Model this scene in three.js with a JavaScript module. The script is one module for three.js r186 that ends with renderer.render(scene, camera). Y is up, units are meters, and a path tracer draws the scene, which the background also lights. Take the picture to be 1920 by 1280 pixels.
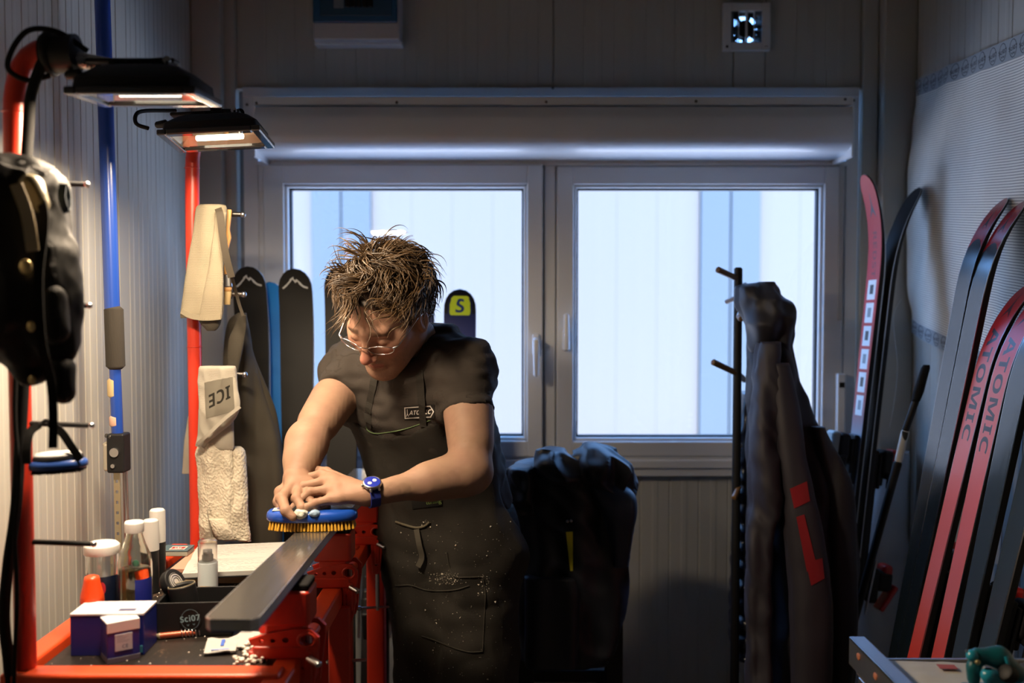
import * as THREE from 'three';
import { RoundedBoxGeometry } from 'three/addons/geometries/RoundedBoxGeometry.js';
import { mergeGeometries, mergeVertices, toCreasedNormals } from 'three/addons/utils/BufferGeometryUtils.js';
import { ImprovedNoise } from 'three/addons/math/ImprovedNoise.js';
import { RectAreaLightUniformsLib } from 'three/addons/lights/RectAreaLightUniformsLib.js';

// ---------------------------------------------------------------- camera, sky, sun, exposure
const scene = new THREE.Scene();
const FPX = 1870;                                   // focal length in pixels of the 1920 x 1280 frame
const PITCH = -0.04276;
const camera = new THREE.PerspectiveCamera(2 * Math.atan(640 / FPX) * 180 / Math.PI, 1.5, 0.05, 80);
camera.position.set(0, 1.5, 0);
camera.rotation.set(PITCH, 0, 0);
camera.focus = 2.1;
camera.userData.fStop = 2.2;
scene.add(camera);

scene.background = new THREE.Color(0.2, 0.46, 1.0);
scene.backgroundIntensity = 6;
const lin0 = (r, g, b) => new THREE.Color().setRGB(r, g, b);
const sun = new THREE.DirectionalLight(lin0(1, 0.87, 0.68), 15);
sun.position.set(2.5, 22, 4.2); sun.target.position.set(0, 0, -6);
sun.castShadow = true; sun.shadow.mapSize.set(2048, 2048);
Object.assign(sun.shadow.camera, { left: -8, right: 8, top: 8, bottom: -8, near: 0.5, far: 45 });
scene.add(sun, sun.target);

const renderer = new THREE.WebGLRenderer({ antialias: true });
renderer.toneMapping = THREE.LinearToneMapping;
renderer.toneMappingExposure = 1.0;
renderer.shadowMap.enabled = true;
RectAreaLightUniformsLib.init();
const LAMP_COLOR = new THREE.Color(1.0, 0.78, 0.54), LAMP_POWER = 212;

// ---------------------------------------------------------------- helpers
const V = (x, y, z) => new THREE.Vector3(x, y, z);
let seed = 7;
function rnd() { seed = (seed + 0x6d2b79f5) | 0; let t = Math.imul(seed ^ (seed >>> 15), 1 | seed); t = (t + Math.imul(t ^ (t >>> 7), 61 | t)) ^ t; return ((t ^ (t >>> 14)) >>> 0) / 4294967296; }
const rr = (a, b) => a + (b - a) * rnd();
const lerp = (a, b, t) => a + (b - a) * t, clamp = (x, a, b) => Math.min(b, Math.max(a, x));
const sstep = (a, b, x) => { const t = clamp((x - a) / (b - a), 0, 1); return t * t * (3 - 2 * t); };
const perlin = new ImprovedNoise(), noise = (x, y, z) => perlin.noise(x + 31.7, y + 17.3, z + 53.1);
// a direction of view turned into a point of the room at distance d from the camera's plane
const cP = Math.cos(PITCH), sP = Math.sin(PITCH);
function P(px, py, d) {
  const x = (px - 960) / FPX, y = (640 - py) / FPX, yy = y * cP + sP, zz = y * sP - cP, s = -d / zz;
  return V(x * s, 1.5 + yy * s, -d);
}
const X = (px, d) => P(px, 640, d).x, Y = (py, d) => P(960, py, d).y;
function depthAt(py, y) { const v = (640 - py) / FPX, yy = v * cP + sP, zz = v * sP - cP; return -zz * (y - 1.5) / yy; }   // where the view at py meets height y

const used = new Map();
function numbered(n) { const k = used.get(n) || 0; used.set(n, k + 1); return k ? n + '_' + String(k).padStart(3, '0') : n; }
function shade(o) { o.castShadow = true; o.receiveShadow = true; return o; }
function part(name, geometry, material, parent) {
  const g = Array.isArray(geometry) ? merge(geometry) : geometry;
  const m = shade(new THREE.Mesh(g, material)); m.name = name; parent.add(m); return m;
}
function thing(name, label, category, at = null, group) {
  const o = new THREE.Group(); o.name = numbered(name); o.userData = { label, category }; if (group) o.userData.group = group;
  scene.add(o); if (at) o.position.copy(at); return o;
}
function tag(o, label, category, group) { o.name = numbered(o.name); o.userData.label = label; o.userData.category = category; if (group) o.userData.group = group; return o; }
// parts were modelled in room coordinates: put the thing's origin at its base
function rebase(o, at) { o.position.copy(at); for (const c of o.children) c.position.sub(at); return o; }
function structure(name, parent = scene) { const o = new THREE.Group(); o.name = name; o.userData.kind = 'structure'; parent.add(o); return o; }
function copyOf(root, label) { const c = root.clone(); c.name = numbered(root.name.replace(/_\d{3}$/, '')); c.userData = { ...root.userData, label }; scene.add(c); return c; }

function merge(list) {
  const gs = list.map((g) => {
    let h = g.index ? g.toNonIndexed() : g.clone();
    for (const k of Object.keys(h.attributes)) if (!['position', 'normal', 'uv', 'color'].includes(k)) h.deleteAttribute(k);
    if (!h.attributes.normal) h.computeVertexNormals();
    if (!h.attributes.uv) h.setAttribute('uv', new THREE.BufferAttribute(new Float32Array(h.attributes.position.count * 2), 2));
    return h;
  });
  if (gs.some((g) => g.attributes.color) && !gs.every((g) => g.attributes.color)) gs.forEach((g) => g.deleteAttribute('color'));
  return mergeGeometries(gs);
}
const box = (w, h, d, r = 0.003, s = 2) => new RoundedBoxGeometry(w, h, d, s, Math.min(r, w / 2.01, h / 2.01, d / 2.01));
const boxAt = (w, h, d, x, y, z, r) => box(w, h, d, r).translate(x, y, z);
function between(x0, x1, y0, y1, z0, z1, r) { return boxAt(Math.abs(x1 - x0), Math.abs(y1 - y0), Math.abs(z1 - z0), (x0 + x1) / 2, (y0 + y1) / 2, (z0 + z1) / 2, r); }
const UPV = V(0, 1, 0);
function align(g, a, b) { const d = b.clone().sub(a); const q = new THREE.Quaternion().setFromUnitVectors(UPV, d.clone().normalize()); return g.applyQuaternion(q).translate((a.x + b.x) / 2, (a.y + b.y) / 2, (a.z + b.z) / 2); }
function rod(a, b, r, r2 = r, n = 16) {                   // with slightly rounded ends
  const L = a.distanceTo(b), e = Math.min(r * 0.35, L * 0.2);
  const pts = [[0.001, -L / 2], [r - e, -L / 2], [r, -L / 2 + e], [r2, L / 2 - e], [r2 - e, L / 2], [0.001, L / 2]].map((p) => new THREE.Vector2(...p));
  return align(new THREE.LatheGeometry(pts, n), a, b);
}
function lathe(profile, n = 32) { return new THREE.LatheGeometry(profile.map((p) => new THREE.Vector2(Math.max(p[0], 0.0004), p[1])), n); }
function tube(pts, r, seg = 40, n = 10, closed = false) { return new THREE.TubeGeometry(new THREE.CatmullRomCurve3(pts, closed, 'centripetal'), seg, r, n, closed); }
function beam(a, b, w, h, r = 0.003) { const L = a.distanceTo(b), g = box(w, L, h, r); return align(g, a, b); }
function plate(pts, depth, holes = [], bevel = 0.0012) {   // outline in x/y, extruded along z
  const s = new THREE.Shape(pts.map((p) => new THREE.Vector2(...p)));
  for (const [x, y, r] of holes) { const h = new THREE.Path(); h.absellipse(x, y, r, r, 0, Math.PI * 2, true); s.holes.push(h); }
  return new THREE.ExtrudeGeometry(s, { depth, bevelEnabled: bevel > 0, bevelSize: bevel, bevelThickness: bevel, bevelSegments: 2, curveSegments: 20 });
}
// a surface from rows of points; closed rows and caps optional; uv in metres
function gridMesh(rows, closed = false, caps = false, uvScale = null) {
  const n = rows[0].length, m = rows.length, pos = [], uv = [], idx = [];
  let vAcc = 0;
  rows.forEach((row, j) => {
    if (j) vAcc += row[0].distanceTo(rows[j - 1][0]);
    let u = 0;
    for (let i = 0; i < n + (closed ? 1 : 0); i++) { const p = row[i % n]; if (i) u += p.distanceTo(row[(i - 1) % n]); pos.push(p.x, p.y, p.z); uvScale ? uv.push(i / (n - (closed ? 0 : 1)), j / (m - 1)) : uv.push(u, vAcc); }
  });
  const w = n + (closed ? 1 : 0);
  for (let j = 0; j < m - 1; j++) for (let i = 0; i < w - 1; i++) { const a = j * w + i; idx.push(a, a + 1, a + w, a + 1, a + w + 1, a + w); }
  if (caps) for (const j of [0, m - 1]) {
    const c = V(0, 0, 0); rows[j].forEach((p) => c.add(p)); c.multiplyScalar(1 / n); const k = pos.length / 3; pos.push(c.x, c.y, c.z); uv.push(0, 0);
    for (let i = 0; i < w - 1; i++) j ? idx.push(k, j * w + i, j * w + i + 1) : idx.push(k, i + 1, i);
  }
  const g = new THREE.BufferGeometry();
  g.setAttribute('position', new THREE.Float32BufferAttribute(pos, 3)); g.setAttribute('uv', new THREE.Float32BufferAttribute(uv, 2)); g.setIndex(idx);
  g.computeVertexNormals();
  if (closed) { const N = g.attributes.normal; for (let j = 0; j < m; j++) { const a = j * w, b = a + w - 1; const v = V(N.getX(a) + N.getX(b), N.getY(a) + N.getY(b), N.getZ(a) + N.getZ(b)).normalize(); N.setXYZ(a, v.x, v.y, v.z); N.setXYZ(b, v.x, v.y, v.z); } }
  return g;
}
// a hanging body of cloth: rows of [py, pxLeft, pxRight, depth (m), thickness (m)]; smooth in between, folds run down the cloth
function loft(rows, { steps = 40, n = 56, fold = 0.006, freq = 26, stretch = 2.2, seedZ = 0, flat = 2.4, wrinkle = 0.004, wf = 14, ridge = 0, rf = 16 } = {}) {
  const key = rows.map((r) => [r[0], r[1], r[2], r[3], r[4]]), out = [];
  const at = (t) => { // Catmull-Rom through the keys
    const f = t * (key.length - 1), i = Math.min(Math.floor(f), key.length - 2), u = f - i, k = (j) => key[clamp(j, 0, key.length - 1)];
    return k(i).map((_, c) => { const a = k(i - 1)[c], b = k(i)[c], d = k(i + 1)[c], e = k(i + 2)[c]; return 0.5 * (2 * b + (d - a) * u + (2 * a - 5 * b + 4 * d - e) * u * u + (3 * b - a - 3 * d + e) * u * u * u); });
  };
  for (let j = 0; j <= steps; j++) {
    const [py, l, r, d, th] = at(j / steps), A = P(l, py, d), B = P(r, py, d), c = A.clone().add(B).multiplyScalar(0.5), a = A.distanceTo(B) / 2, b = Math.max(th, 0.002) / 2, row = [];
    const dir = B.clone().sub(A).normalize(), back = V(-dir.z, 0, dir.x).multiplyScalar(-1);
    for (let i = 0; i < n; i++) {
      const q = i / n * Math.PI * 2, cx = Math.cos(q), sx = Math.sin(q), ex = Math.sign(cx) * Math.abs(cx) ** (2 / flat), ez = Math.sign(sx) * Math.abs(sx) ** (2 / flat);
      const p = c.clone().addScaledVector(dir, ex * a).addScaledVector(back, -ez * b);
      const f = noise(p.x * freq, p.y * stretch, seedZ + (sx > 0 ? 0 : 9)) * fold + noise(p.x * wf, p.y * wf, seedZ + 5 + p.z * wf) * wrinkle + (ridge ? ridge * (0.55 - Math.abs(noise(p.x * rf + p.y * rf * 0.5, p.y * rf * 0.7, seedZ + p.z * rf)) * 2.6) : 0);
      p.addScaledVector(back, -Math.sign(sx || 1) * Math.abs(ez) * f).addScaledVector(dir, ex * f * 0.5);
      row.push(p);
    }
    out.push(row);
  }
  return gridMesh(out, true, true);
}
// flat strap of given width and thickness along points, its face turned towards 'face'
function strap(pts, width, thick, face = V(0, 0, 1), seg = 30) {
  const c = new THREE.CatmullRomCurve3(pts, false, 'centripetal'), rows = [];
  for (let j = 0; j <= seg; j++) {
    const p = c.getPoint(j / seg), t = c.getTangent(j / seg), f = typeof face === 'function' ? face(j / seg) : face, s = t.clone().cross(f).normalize().multiplyScalar(width / 2), nn = s.clone().cross(t).normalize().multiplyScalar(thick / 2);
    rows.push([[-1, -1], [1, -1], [1, 1], [-1, 1]].map(([a, b]) => p.clone().addScaledVector(s, a).addScaledVector(nn, -b)));
  }
  return toCreasedNormals(gridMesh(rows, true, true), 0.7);
}
// mesh of the surface where f = 0 (f < 0 inside), dual method
function surfaceNet(f, lo, hi, h) {
  const nx = Math.ceil((hi.x - lo.x) / h) + 1, ny = Math.ceil((hi.y - lo.y) / h) + 1, nz = Math.ceil((hi.z - lo.z) / h) + 1;
  const val = new Float32Array(nx * ny * nz), id = (i, j, k) => i + nx * (j + ny * k);
  // coarse skip: where the field is far from zero the neighbours need no own value
  const S = 4;
  for (let k = 0; k < nz; k += S) for (let j = 0; j < ny; j += S) for (let i = 0; i < nx; i += S) {
    const ci = Math.min(i + 2, nx - 1), cj = Math.min(j + 2, ny - 1), ck = Math.min(k + 2, nz - 1);
    const c = f(lo.x + ci * h, lo.y + cj * h, lo.z + ck * h), far = Math.abs(c) > h * 9;
    for (let kk = k; kk < Math.min(k + S, nz); kk++) for (let jj = j; jj < Math.min(j + S, ny); jj++) for (let ii = i; ii < Math.min(i + S, nx); ii++)
      val[id(ii, jj, kk)] = far ? c : f(lo.x + ii * h, lo.y + jj * h, lo.z + kk * h);
  }
  const cell = new Int32Array(nx * ny * nz).fill(-1), pos = [], idx = [];
  for (let k = 0; k < nz - 1; k++) for (let j = 0; j < ny - 1; j++) for (let i = 0; i < nx - 1; i++) {
    let mask = 0; for (let c = 0; c < 8; c++) if (val[id(i + (c & 1), j + ((c >> 1) & 1), k + (c >> 2))] < 0) mask |= 1 << c;
    if (mask === 0 || mask === 255) continue;
    let sx = 0, sy = 0, sz = 0, n = 0;
    for (let a = 0; a < 8; a++) for (const bit of [1, 2, 4]) { const b = a | bit; if (b === a || ((mask >> a) & 1) === ((mask >> b) & 1)) continue;
      const va = val[id(i + (a & 1), j + ((a >> 1) & 1), k + (a >> 2))], vb = val[id(i + (b & 1), j + ((b >> 1) & 1), k + (b >> 2))], t = va / (va - vb);
      sx += (a & 1) + (bit === 1 ? t : 0); sy += ((a >> 1) & 1) + (bit === 2 ? t : 0); sz += (a >> 2) + (bit === 4 ? t : 0); n++; }
    cell[id(i, j, k)] = pos.length / 3; pos.push(lo.x + (i + sx / n) * h, lo.y + (j + sy / n) * h, lo.z + (k + sz / n) * h);
  }
  for (let k = 1; k < nz - 1; k++) for (let j = 1; j < ny - 1; j++) for (let i = 1; i < nx - 1; i++) {
    const v = val[id(i, j, k)] < 0;
    const quad = (a, b, c, d, flip) => { if (a < 0 || b < 0 || c < 0 || d < 0) return; flip ? idx.push(a, c, b, a, d, c) : idx.push(a, b, c, a, c, d); };
    if (v !== (val[id(i + 1, j, k)] < 0)) quad(cell[id(i, j - 1, k - 1)], cell[id(i, j, k - 1)], cell[id(i, j, k)], cell[id(i, j - 1, k)], !v);
    if (v !== (val[id(i, j + 1, k)] < 0)) quad(cell[id(i - 1, j, k - 1)], cell[id(i - 1, j, k)], cell[id(i, j, k)], cell[id(i, j, k - 1)], !v);
    if (v !== (val[id(i, j, k + 1)] < 0)) quad(cell[id(i - 1, j - 1, k)], cell[id(i, j - 1, k)], cell[id(i, j, k)], cell[id(i - 1, j, k)], !v);
  }
  const g = new THREE.BufferGeometry();
  g.setAttribute('position', new THREE.Float32BufferAttribute(pos, 3)); g.setIndex(idx); g.computeVertexNormals();
  return g;
}
function uvBox(g, s = 1) {                             // uv in metres from position and normal
  const p = g.attributes.position, n = g.attributes.normal, uv = new Float32Array(p.count * 2);
  for (let i = 0; i < p.count; i++) { const ax = Math.abs(n.getX(i)), ay = Math.abs(n.getY(i)), az = Math.abs(n.getZ(i)); const [a, b] = ay > ax && ay > az ? [p.getX(i), p.getZ(i)] : ax > az ? [p.getZ(i), p.getY(i)] : [p.getX(i), p.getY(i)]; uv[2 * i] = a * s; uv[2 * i + 1] = b * s; }
  g.setAttribute('uv', new THREE.BufferAttribute(uv, 2)); return g;
}
function paint(g, fn) { const p = g.attributes.position, c = new Float32Array(p.count * 3), v = V(0, 0, 0); for (let i = 0; i < p.count; i++) { v.fromBufferAttribute(p, i); const k = fn(v, i); c[3 * i] = k[0]; c[3 * i + 1] = k[1]; c[3 * i + 2] = k[2]; } g.setAttribute('color', new THREE.BufferAttribute(c, 3)); return g; }
// distance pieces
function capsule(p, a, b, ra, rb) { const bx = b.x - a.x, by = b.y - a.y, bz = b.z - a.z, px = p.x - a.x, py = p.y - a.y, pz = p.z - a.z, L = bx * bx + by * by + bz * bz, t = L ? clamp((px * bx + py * by + pz * bz) / L, 0, 1) : 0; return Math.hypot(px - bx * t, py - by * t, pz - bz * t) - (ra + (rb - ra) * t); }
function ellipsoid(x, y, z, rx, ry, rz) { const k0 = Math.hypot(x / rx, y / ry, z / rz), k1 = Math.hypot(x / rx / rx, y / ry / ry, z / rz / rz); return k1 < 1e-9 ? -Math.min(rx, ry, rz) : k0 * (k0 - 1) / k1; }
function smin(a, b, k) { const h = Math.max(k - Math.abs(a - b), 0) / k; return Math.min(a, b) - h * h * k * 0.25; }
const smax = (a, b, k) => -smin(-a, -b, k);

// prints that lie on a surface: follow the view until the surface is met
const rayc = new THREE.Raycaster(), EYE = V(0, 1.5, 0);
function onMesh(meshes, px, py, lift = 0.002) { const dir = P(px, py, 1).sub(EYE).normalize(); rayc.set(EYE, dir); for (const m of meshes) m.updateWorldMatrix(true, false); const h = rayc.intersectObjects(meshes, false); return h.length ? EYE.clone().addScaledVector(dir, h[0].distance - lift) : null; }
function printOn(name, meshes, corners, nu, nv, material, parent, lift = 0.002) {
  const rows = []; for (let j = 0; j <= nv; j++) rows.push(Array.from({ length: nu + 1 }, (_, i) => { const u = i / nu, w = j / nv; return onMesh(meshes, lerp(lerp(corners[0][0], corners[1][0], u), lerp(corners[3][0], corners[2][0], u), w), lerp(lerp(corners[0][1], corners[1][1], u), lerp(corners[3][1], corners[2][1], u), w), lift); }));
  if (rows.some((r) => r.some((p) => !p))) return null;
  const g = gridMesh(rows, false, false, true), uv = g.attributes.uv; for (let i = 0; i < uv.count; i++) uv.setY(i, 1 - uv.getY(i));
  return part(name, g, material, parent);
}

// textures
function canvasTex(w, h, draw, srgb = true) { const c = document.createElement('canvas'); c.width = w; c.height = h; const x = c.getContext('2d'); draw(x, w, h); const t = new THREE.CanvasTexture(c); if (srgb) t.colorSpace = THREE.SRGBColorSpace; t.anisotropy = 8; return t; }
function dataTex(n, fn, rep = 1, srgb = false) { const d = new Uint8Array(n * n * 4); for (let y = 0; y < n; y++) for (let x = 0; x < n; x++) { const v = fn(x / n, y / n); const k = 4 * (y * n + x); if (Array.isArray(v)) { d[k] = v[0] * 255; d[k + 1] = v[1] * 255; d[k + 2] = v[2] * 255; } else d[k] = d[k + 1] = d[k + 2] = clamp(v, 0, 1) * 255; d[k + 3] = 255; }
  const t = new THREE.DataTexture(d, n, n); t.wrapS = t.wrapT = THREE.RepeatWrapping; t.magFilter = THREE.LinearFilter; t.minFilter = THREE.LinearMipmapLinearFilter; t.generateMipmaps = true; t.repeat.set(rep, rep); if (srgb) t.colorSpace = THREE.SRGBColorSpace; t.needsUpdate = true; return t; }
const tileNoise = (u, v, f, z) => { const a = u * Math.PI * 2, b = v * Math.PI * 2, R = f / (Math.PI * 2); return noise(Math.cos(a) * R + z, Math.sin(a) * R, Math.cos(b) * R) * 0.5 + noise(Math.sin(b) * R, Math.cos(a) * R + z, Math.sin(a) * R) * 0.5; };
const weaveTex = dataTex(128, (u, v) => 0.5 + 0.25 * Math.sin(u * Math.PI * 32) * Math.sign(Math.sin(v * Math.PI * 32)) + 0.25 * Math.sin(v * Math.PI * 32), 25);
const roughTex = dataTex(256, (u, v) => 0.55 + 0.35 * tileNoise(u, v, 6, 1) + 0.3 * tileNoise(u, v, 22, 4), 3);
const terryTex = dataTex(256, (u, v) => 0.5 + 0.8 * tileNoise(u, v, 46, 2) + 0.4 * tileNoise(u, v, 23, 6), 5);
const grimeTex = dataTex(256, (u, v) => { const a = 0.5 + 0.5 * tileNoise(u, v, 7, 2) + 0.35 * tileNoise(u, v, 25, 3) + 0.25 * tileNoise(u, v, 70, 8); const s = a > 0.78 ? 0.32 : 0.05 + 0.1 * a; return [s * 1.1, s * 0.85, s * 0.68]; }, 3, true);
const woodTex = dataTex(256, (u, v) => { const g = 0.5 + 0.5 * Math.sin((u * 9 + 0.5 * tileNoise(u, v, 3, 2)) * Math.PI * 2) ; const s = 0.85 + 0.15 * g; return [0.80 * s, 0.60 * s, 0.36 * s]; }, 8, true);

const lin = (r, g, b) => new THREE.Color().setRGB(r, g, b);
function mat(color, roughness = 0.6, metalness = 0, more = {}) { return new THREE.MeshPhysicalMaterial({ color: color instanceof THREE.Color ? color : new THREE.Color(color), roughness, metalness, ...more }); }
const M = {
  wall: mat(lin(0.46, 0.455, 0.41), 0.45, 0, { bumpMap: roughTex, bumpScale: 0.0002 }),
  wallFront: mat(lin(0.09, 0.09, 0.085), 0.5),
  ceiling: mat(lin(0.09, 0.09, 0.085), 0.6),
  wallDark: mat(lin(0.30, 0.30, 0.29), 0.5),
  upvc: mat(lin(0.66, 0.68, 0.70), 0.38),
  gasket: mat(lin(0.02, 0.02, 0.022), 0.6),
  red: mat(lin(0.62, 0.035, 0.012), 0.38, 0, { clearcoat: 0.4, clearcoatRoughness: 0.3 }),
  orangeRed: mat(lin(0.80, 0.075, 0.014), 0.42, 0, { clearcoat: 0.3, clearcoatRoughness: 0.35 }),
  black: mat(lin(0.010, 0.010, 0.011), 0.52, 0, { specularIntensity: 0.6 }),
  blackRubber: mat(lin(0.010, 0.0095, 0.0095), 0.8, 0, { specularIntensity: 0.3 }),
  steel: mat(lin(0.56, 0.56, 0.57), 0.28, 1),
  darkSteel: mat(lin(0.16, 0.15, 0.14), 0.35, 1),
  aluminium: mat(lin(0.72, 0.74, 0.76), 0.35, 1, { bumpMap: roughTex, bumpScale: 0.0002 }),
  white: mat(lin(0.6, 0.59, 0.57), 0.45),
  paper: mat(lin(0.45, 0.44, 0.42), 0.8),
  blackCloth: mat(lin(0.016, 0.015, 0.016), 0.9, 0, { bumpMap: weaveTex, bumpScale: 0.0004, sheen: 0.25, sheenRoughness: 0.6, sheenColor: lin(0.2, 0.2, 0.22) }),
  glass: mat(0xffffff, 0.02, 0, { transmission: 1, thickness: 0, ior: 1.5 }),
  blue: mat(lin(0.012, 0.06, 0.36), 0.35, 0, { clearcoat: 0.5, clearcoatRoughness: 0.2 }),
  wood: mat(0xffffff, 0.55, 0, { map: woodTex }),
};
// ---------------------------------------------------------------- the room
const BACK = -3.1, LEFT = -0.97, RIGHT = 1.224, FRONT = 1.6, TOP = 2.5;
function ribPanel(w, h, pitch, y0 = 0, depth = 0.05) {     // sandwich panel with pressed vertical lines, face towards +z, x from 0 to w
  const pts = [[0.0015, -0.002], [0.003, 0]];
  for (let x = pitch; x < w - 0.02; x += pitch) { pts.push([x - 0.003, 0], [x, -0.0022], [x + 0.003, 0]); if (x + pitch / 2 < w - 0.02) pts.push([x + pitch * 0.38, 0], [x + pitch * 0.44, 0.0012], [x + pitch * 0.56, 0.0012], [x + pitch * 0.62, 0]); }
  pts.push([w - 0.003, 0], [w - 0.0015, -0.002], [w - 0.0015, -0.008], [w, -0.008], [w, -depth], [0, -depth], [0, -0.008], [0.0015, -0.008]);
  const s = new THREE.Shape(pts.map((p) => new THREE.Vector2(p[0], -p[1])));
  return new THREE.ExtrudeGeometry(s, { depth: h, bevelEnabled: false }).rotateX(-Math.PI / 2).translate(0, y0, 0);
}
{
  const wl = structure('wall_left');
  for (const [z0, z1] of [[-2.47, BACK], [-1.47, -2.47], [-0.47, -1.47], [0.53, -0.47], [FRONT, 0.53]]) part('panel', ribPanel(z0 - z1, TOP, 0.066).rotateY(Math.PI / 2).translate(LEFT, 0, z0), M.wall, wl);
  const wr = structure('wall_right');
  for (const [z0, z1] of [[BACK, -2.47], [-2.47, -1.47], [-1.47, -0.47], [-0.47, 0.53], [0.53, FRONT]]) part('panel', ribPanel(z1 - z0, TOP, 0.093).rotateY(-Math.PI / 2).translate(RIGHT, 0, z0), M.wall, wr);
  const wf = structure('wall_front');
  for (let i = 0; i < 3; i++) part('panel', ribPanel(0.7314, TOP, 0.093).rotateY(Math.PI).translate(LEFT + 0.7314 * (i + 1), 0, FRONT), M.wallFront, wf);
  const fl = structure('floor');
  part('floor_sheet', between(LEFT - 0.05, RIGHT + 0.05, -0.08, 0, BACK - 0.05, FRONT + 0.05, 0.001), mat(lin(0.05, 0.046, 0.042), 0.5, 0, { bumpMap: roughTex, bumpScale: 0.0006 }), fl);
  const ce = structure('ceiling');
  part('ceiling_sheet', between(LEFT - 0.05, RIGHT + 0.05, TOP, TOP + 0.1, BACK - 0.05, FRONT + 0.05, 0.001), M.ceiling, ce);

  // back wall around the window and the fan opening
  const wx0 = X(462, 3.1), wx1 = X(1604, 3.1), wy0 = Y(889, 3.1), wy1 = Y(166, 3.1), J = [LEFT, -0.852, 0.128, 1.075, RIGHT];
  const wb = structure('wall_back');
  part('panel', ribPanel(J[1] - J[0], TOP, 0.093).translate(J[0], 0, BACK), M.wall, wb);
  part('panel', ribPanel(J[4] - J[3], TOP, 0.093).translate(J[3], 0, BACK), M.wall, wb);
  for (const i of [1, 2]) part('panel', ribPanel(J[i + 1] - J[i], wy0, 0.0915).translate(J[i], 0, BACK), M.wall, wb);
  part('panel', ribPanel(J[2] - J[1], TOP - wy1, 0.0935, wy1).translate(J[1], 0, BACK), M.wall, wb);
  const fx0 = X(1370, 3.1), fx1 = X(1429, 3.1), fy0 = Y(81, 3.1), fy1 = Y(21, 3.1);
  part('panel', [ribPanel(fx0 - J[2], TOP - wy1, 0.0935, wy1).translate(J[2], 0, BACK), ribPanel(J[3] - fx1, TOP - wy1, 0.0935, wy1).translate(fx1, 0, BACK),
    ribPanel(fx1 - fx0, fy0 - wy1, 0.0935, wy1).translate(fx0, 0, BACK), ribPanel(fx1 - fx0, TOP - fy1, 0.0935, fy1).translate(fx0, 0, BACK)], M.wall, wb);

  const t1 = structure('trim_1');
  part('corner_post', between(LEFT, X(420, 3.04), 0, TOP, BACK, BACK + 0.06, 0.006), M.wall, t1);
  part('cover_strip', between(X(420, 3.08), X(447, 3.08), 0, TOP, BACK, BACK + 0.022, 0.004), M.wall, t1);
  const t2 = structure('trim_2');
  part('corner_post', between(X(1650, 3.04), RIGHT, 0, TOP, BACK, BACK + 0.06, 0.006), M.wall, t2);
  part('cover_strip', between(X(1611, 3.08), X(1640, 3.08), 0, TOP, BACK, BACK + 0.02, 0.004), M.wall, t2);

  { const o = 0.09, sk = (a, b, c, e) => between(a, b, c, e, BACK - 0.06, BACK - 0.045, 0.001);   // outer sheet
    part('outer_sheet', [sk(LEFT - o, wx0 - 0.004, -0.1, TOP + o), sk(wx1 + 0.004, RIGHT + o, -0.1, TOP + o), sk(wx0 - 0.01, wx1 + 0.01, -0.1, wy0 - 0.004), sk(wx0 - 0.01, fx0, wy1 + 0.004, TOP + o), sk(fx1, wx1 + 0.01, wy1 + 0.004, TOP + o), sk(fx0, fx1, wy1 + 0.004, fy0), sk(fx0, fx1, fy1, TOP + o)], M.wallDark, wb); }

  // ------------------------------------------------------------ window with roller shutter box
  const w = structure('window_1'), d = 3.06, x = (p) => X(p, d), y = (p) => Y(p, d);
  const F = (x0, x1, y0, y1, z0, z1, r = 0.003) => between(x(x0), x(x1), y(y0), y(y1), BACK + z0, BACK + z1, r);
  part('head_trim', [F(456, 1610, 160, 179, -0.02, 0.018), between(X(478, 2.92), X(1594, 2.92), Y(197, 2.92), Y(181, 2.92), BACK - 0.02, BACK + 0.18, 0.003), between(x(481), x(500), Y(197, 2.92), Y(166, d), BACK - 0.02, BACK + 0.01, 0.001)], M.upvc, w);
  part('side_trim', F(456, 484, 160, 895, -0.045, 0.016), M.upvc, w);
  part('side_trim', F(1586, 1610, 160, 895, -0.045, 0.016), M.upvc, w);
  part('sill_trim', [F(456, 1610, 868, 895, -0.04, 0.022), F(456, 1610, 864, 879, -0.04, 0.03)], M.upvc, w);
  for (const [px, py] of [[481, 193], [744, 192], [1024, 191], [1305, 190], [1585, 186], [459, 193], [1606, 185], [1037, 162]]) { const fr = !(px < 470 || px > 1600 || px === 1037), p = P(px, py, fr ? 2.92 : d); part('screw', new THREE.SphereGeometry(0.0045, 10, 6, 0, Math.PI * 2, 0, Math.PI / 2).rotateX(Math.PI / 2).scale(1, 1, 0.5).translate(p.x, p.y, BACK + (px < 470 || px > 1600 ? 0.016 : px === 1037 ? 0.018 : 0.18)), M.darkSteel, w); }
  { // shutter box, a pressed cover with a rounded lower edge
    const bz = (z) => -(BACK + z), fy = (p, z) => Y(p, bz(z));       // heights read at the box's own depth
    const prof = [[-0.02, fy(199, 0.2)], [0.19, fy(199, 0.2)], [0.204, fy(214, 0.2)], [0.21, fy(224, 0.2)], [0.212, fy(252, 0.2)]], y0 = fy(252, 0.2), y1 = fy(286, 0.15);
    for (let i = 1; i <= 10; i++) { const a = i / 10 * Math.PI / 2; prof.push([0.212 - 0.062 * (1 - Math.cos(a)), y0 - (y0 - y1) * Math.sin(a)]); }
    prof.push([0.022, fy(302, 0.022)], [-0.02, fy(302, 0.022)]);
    const x0 = X(482, bz(0.2)), x1 = X(1592, bz(0.2));
    const s = new THREE.Shape(prof.map((p) => new THREE.Vector2(p[0], p[1])));
    const g = new THREE.ExtrudeGeometry(s, { depth: x1 - x0, bevelEnabled: false }).rotateY(-Math.PI / 2).scale(-1, 1, 1);
    g.scale(-1, 1, 1).rotateY(Math.PI).scale(1, 1, 1);
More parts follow.
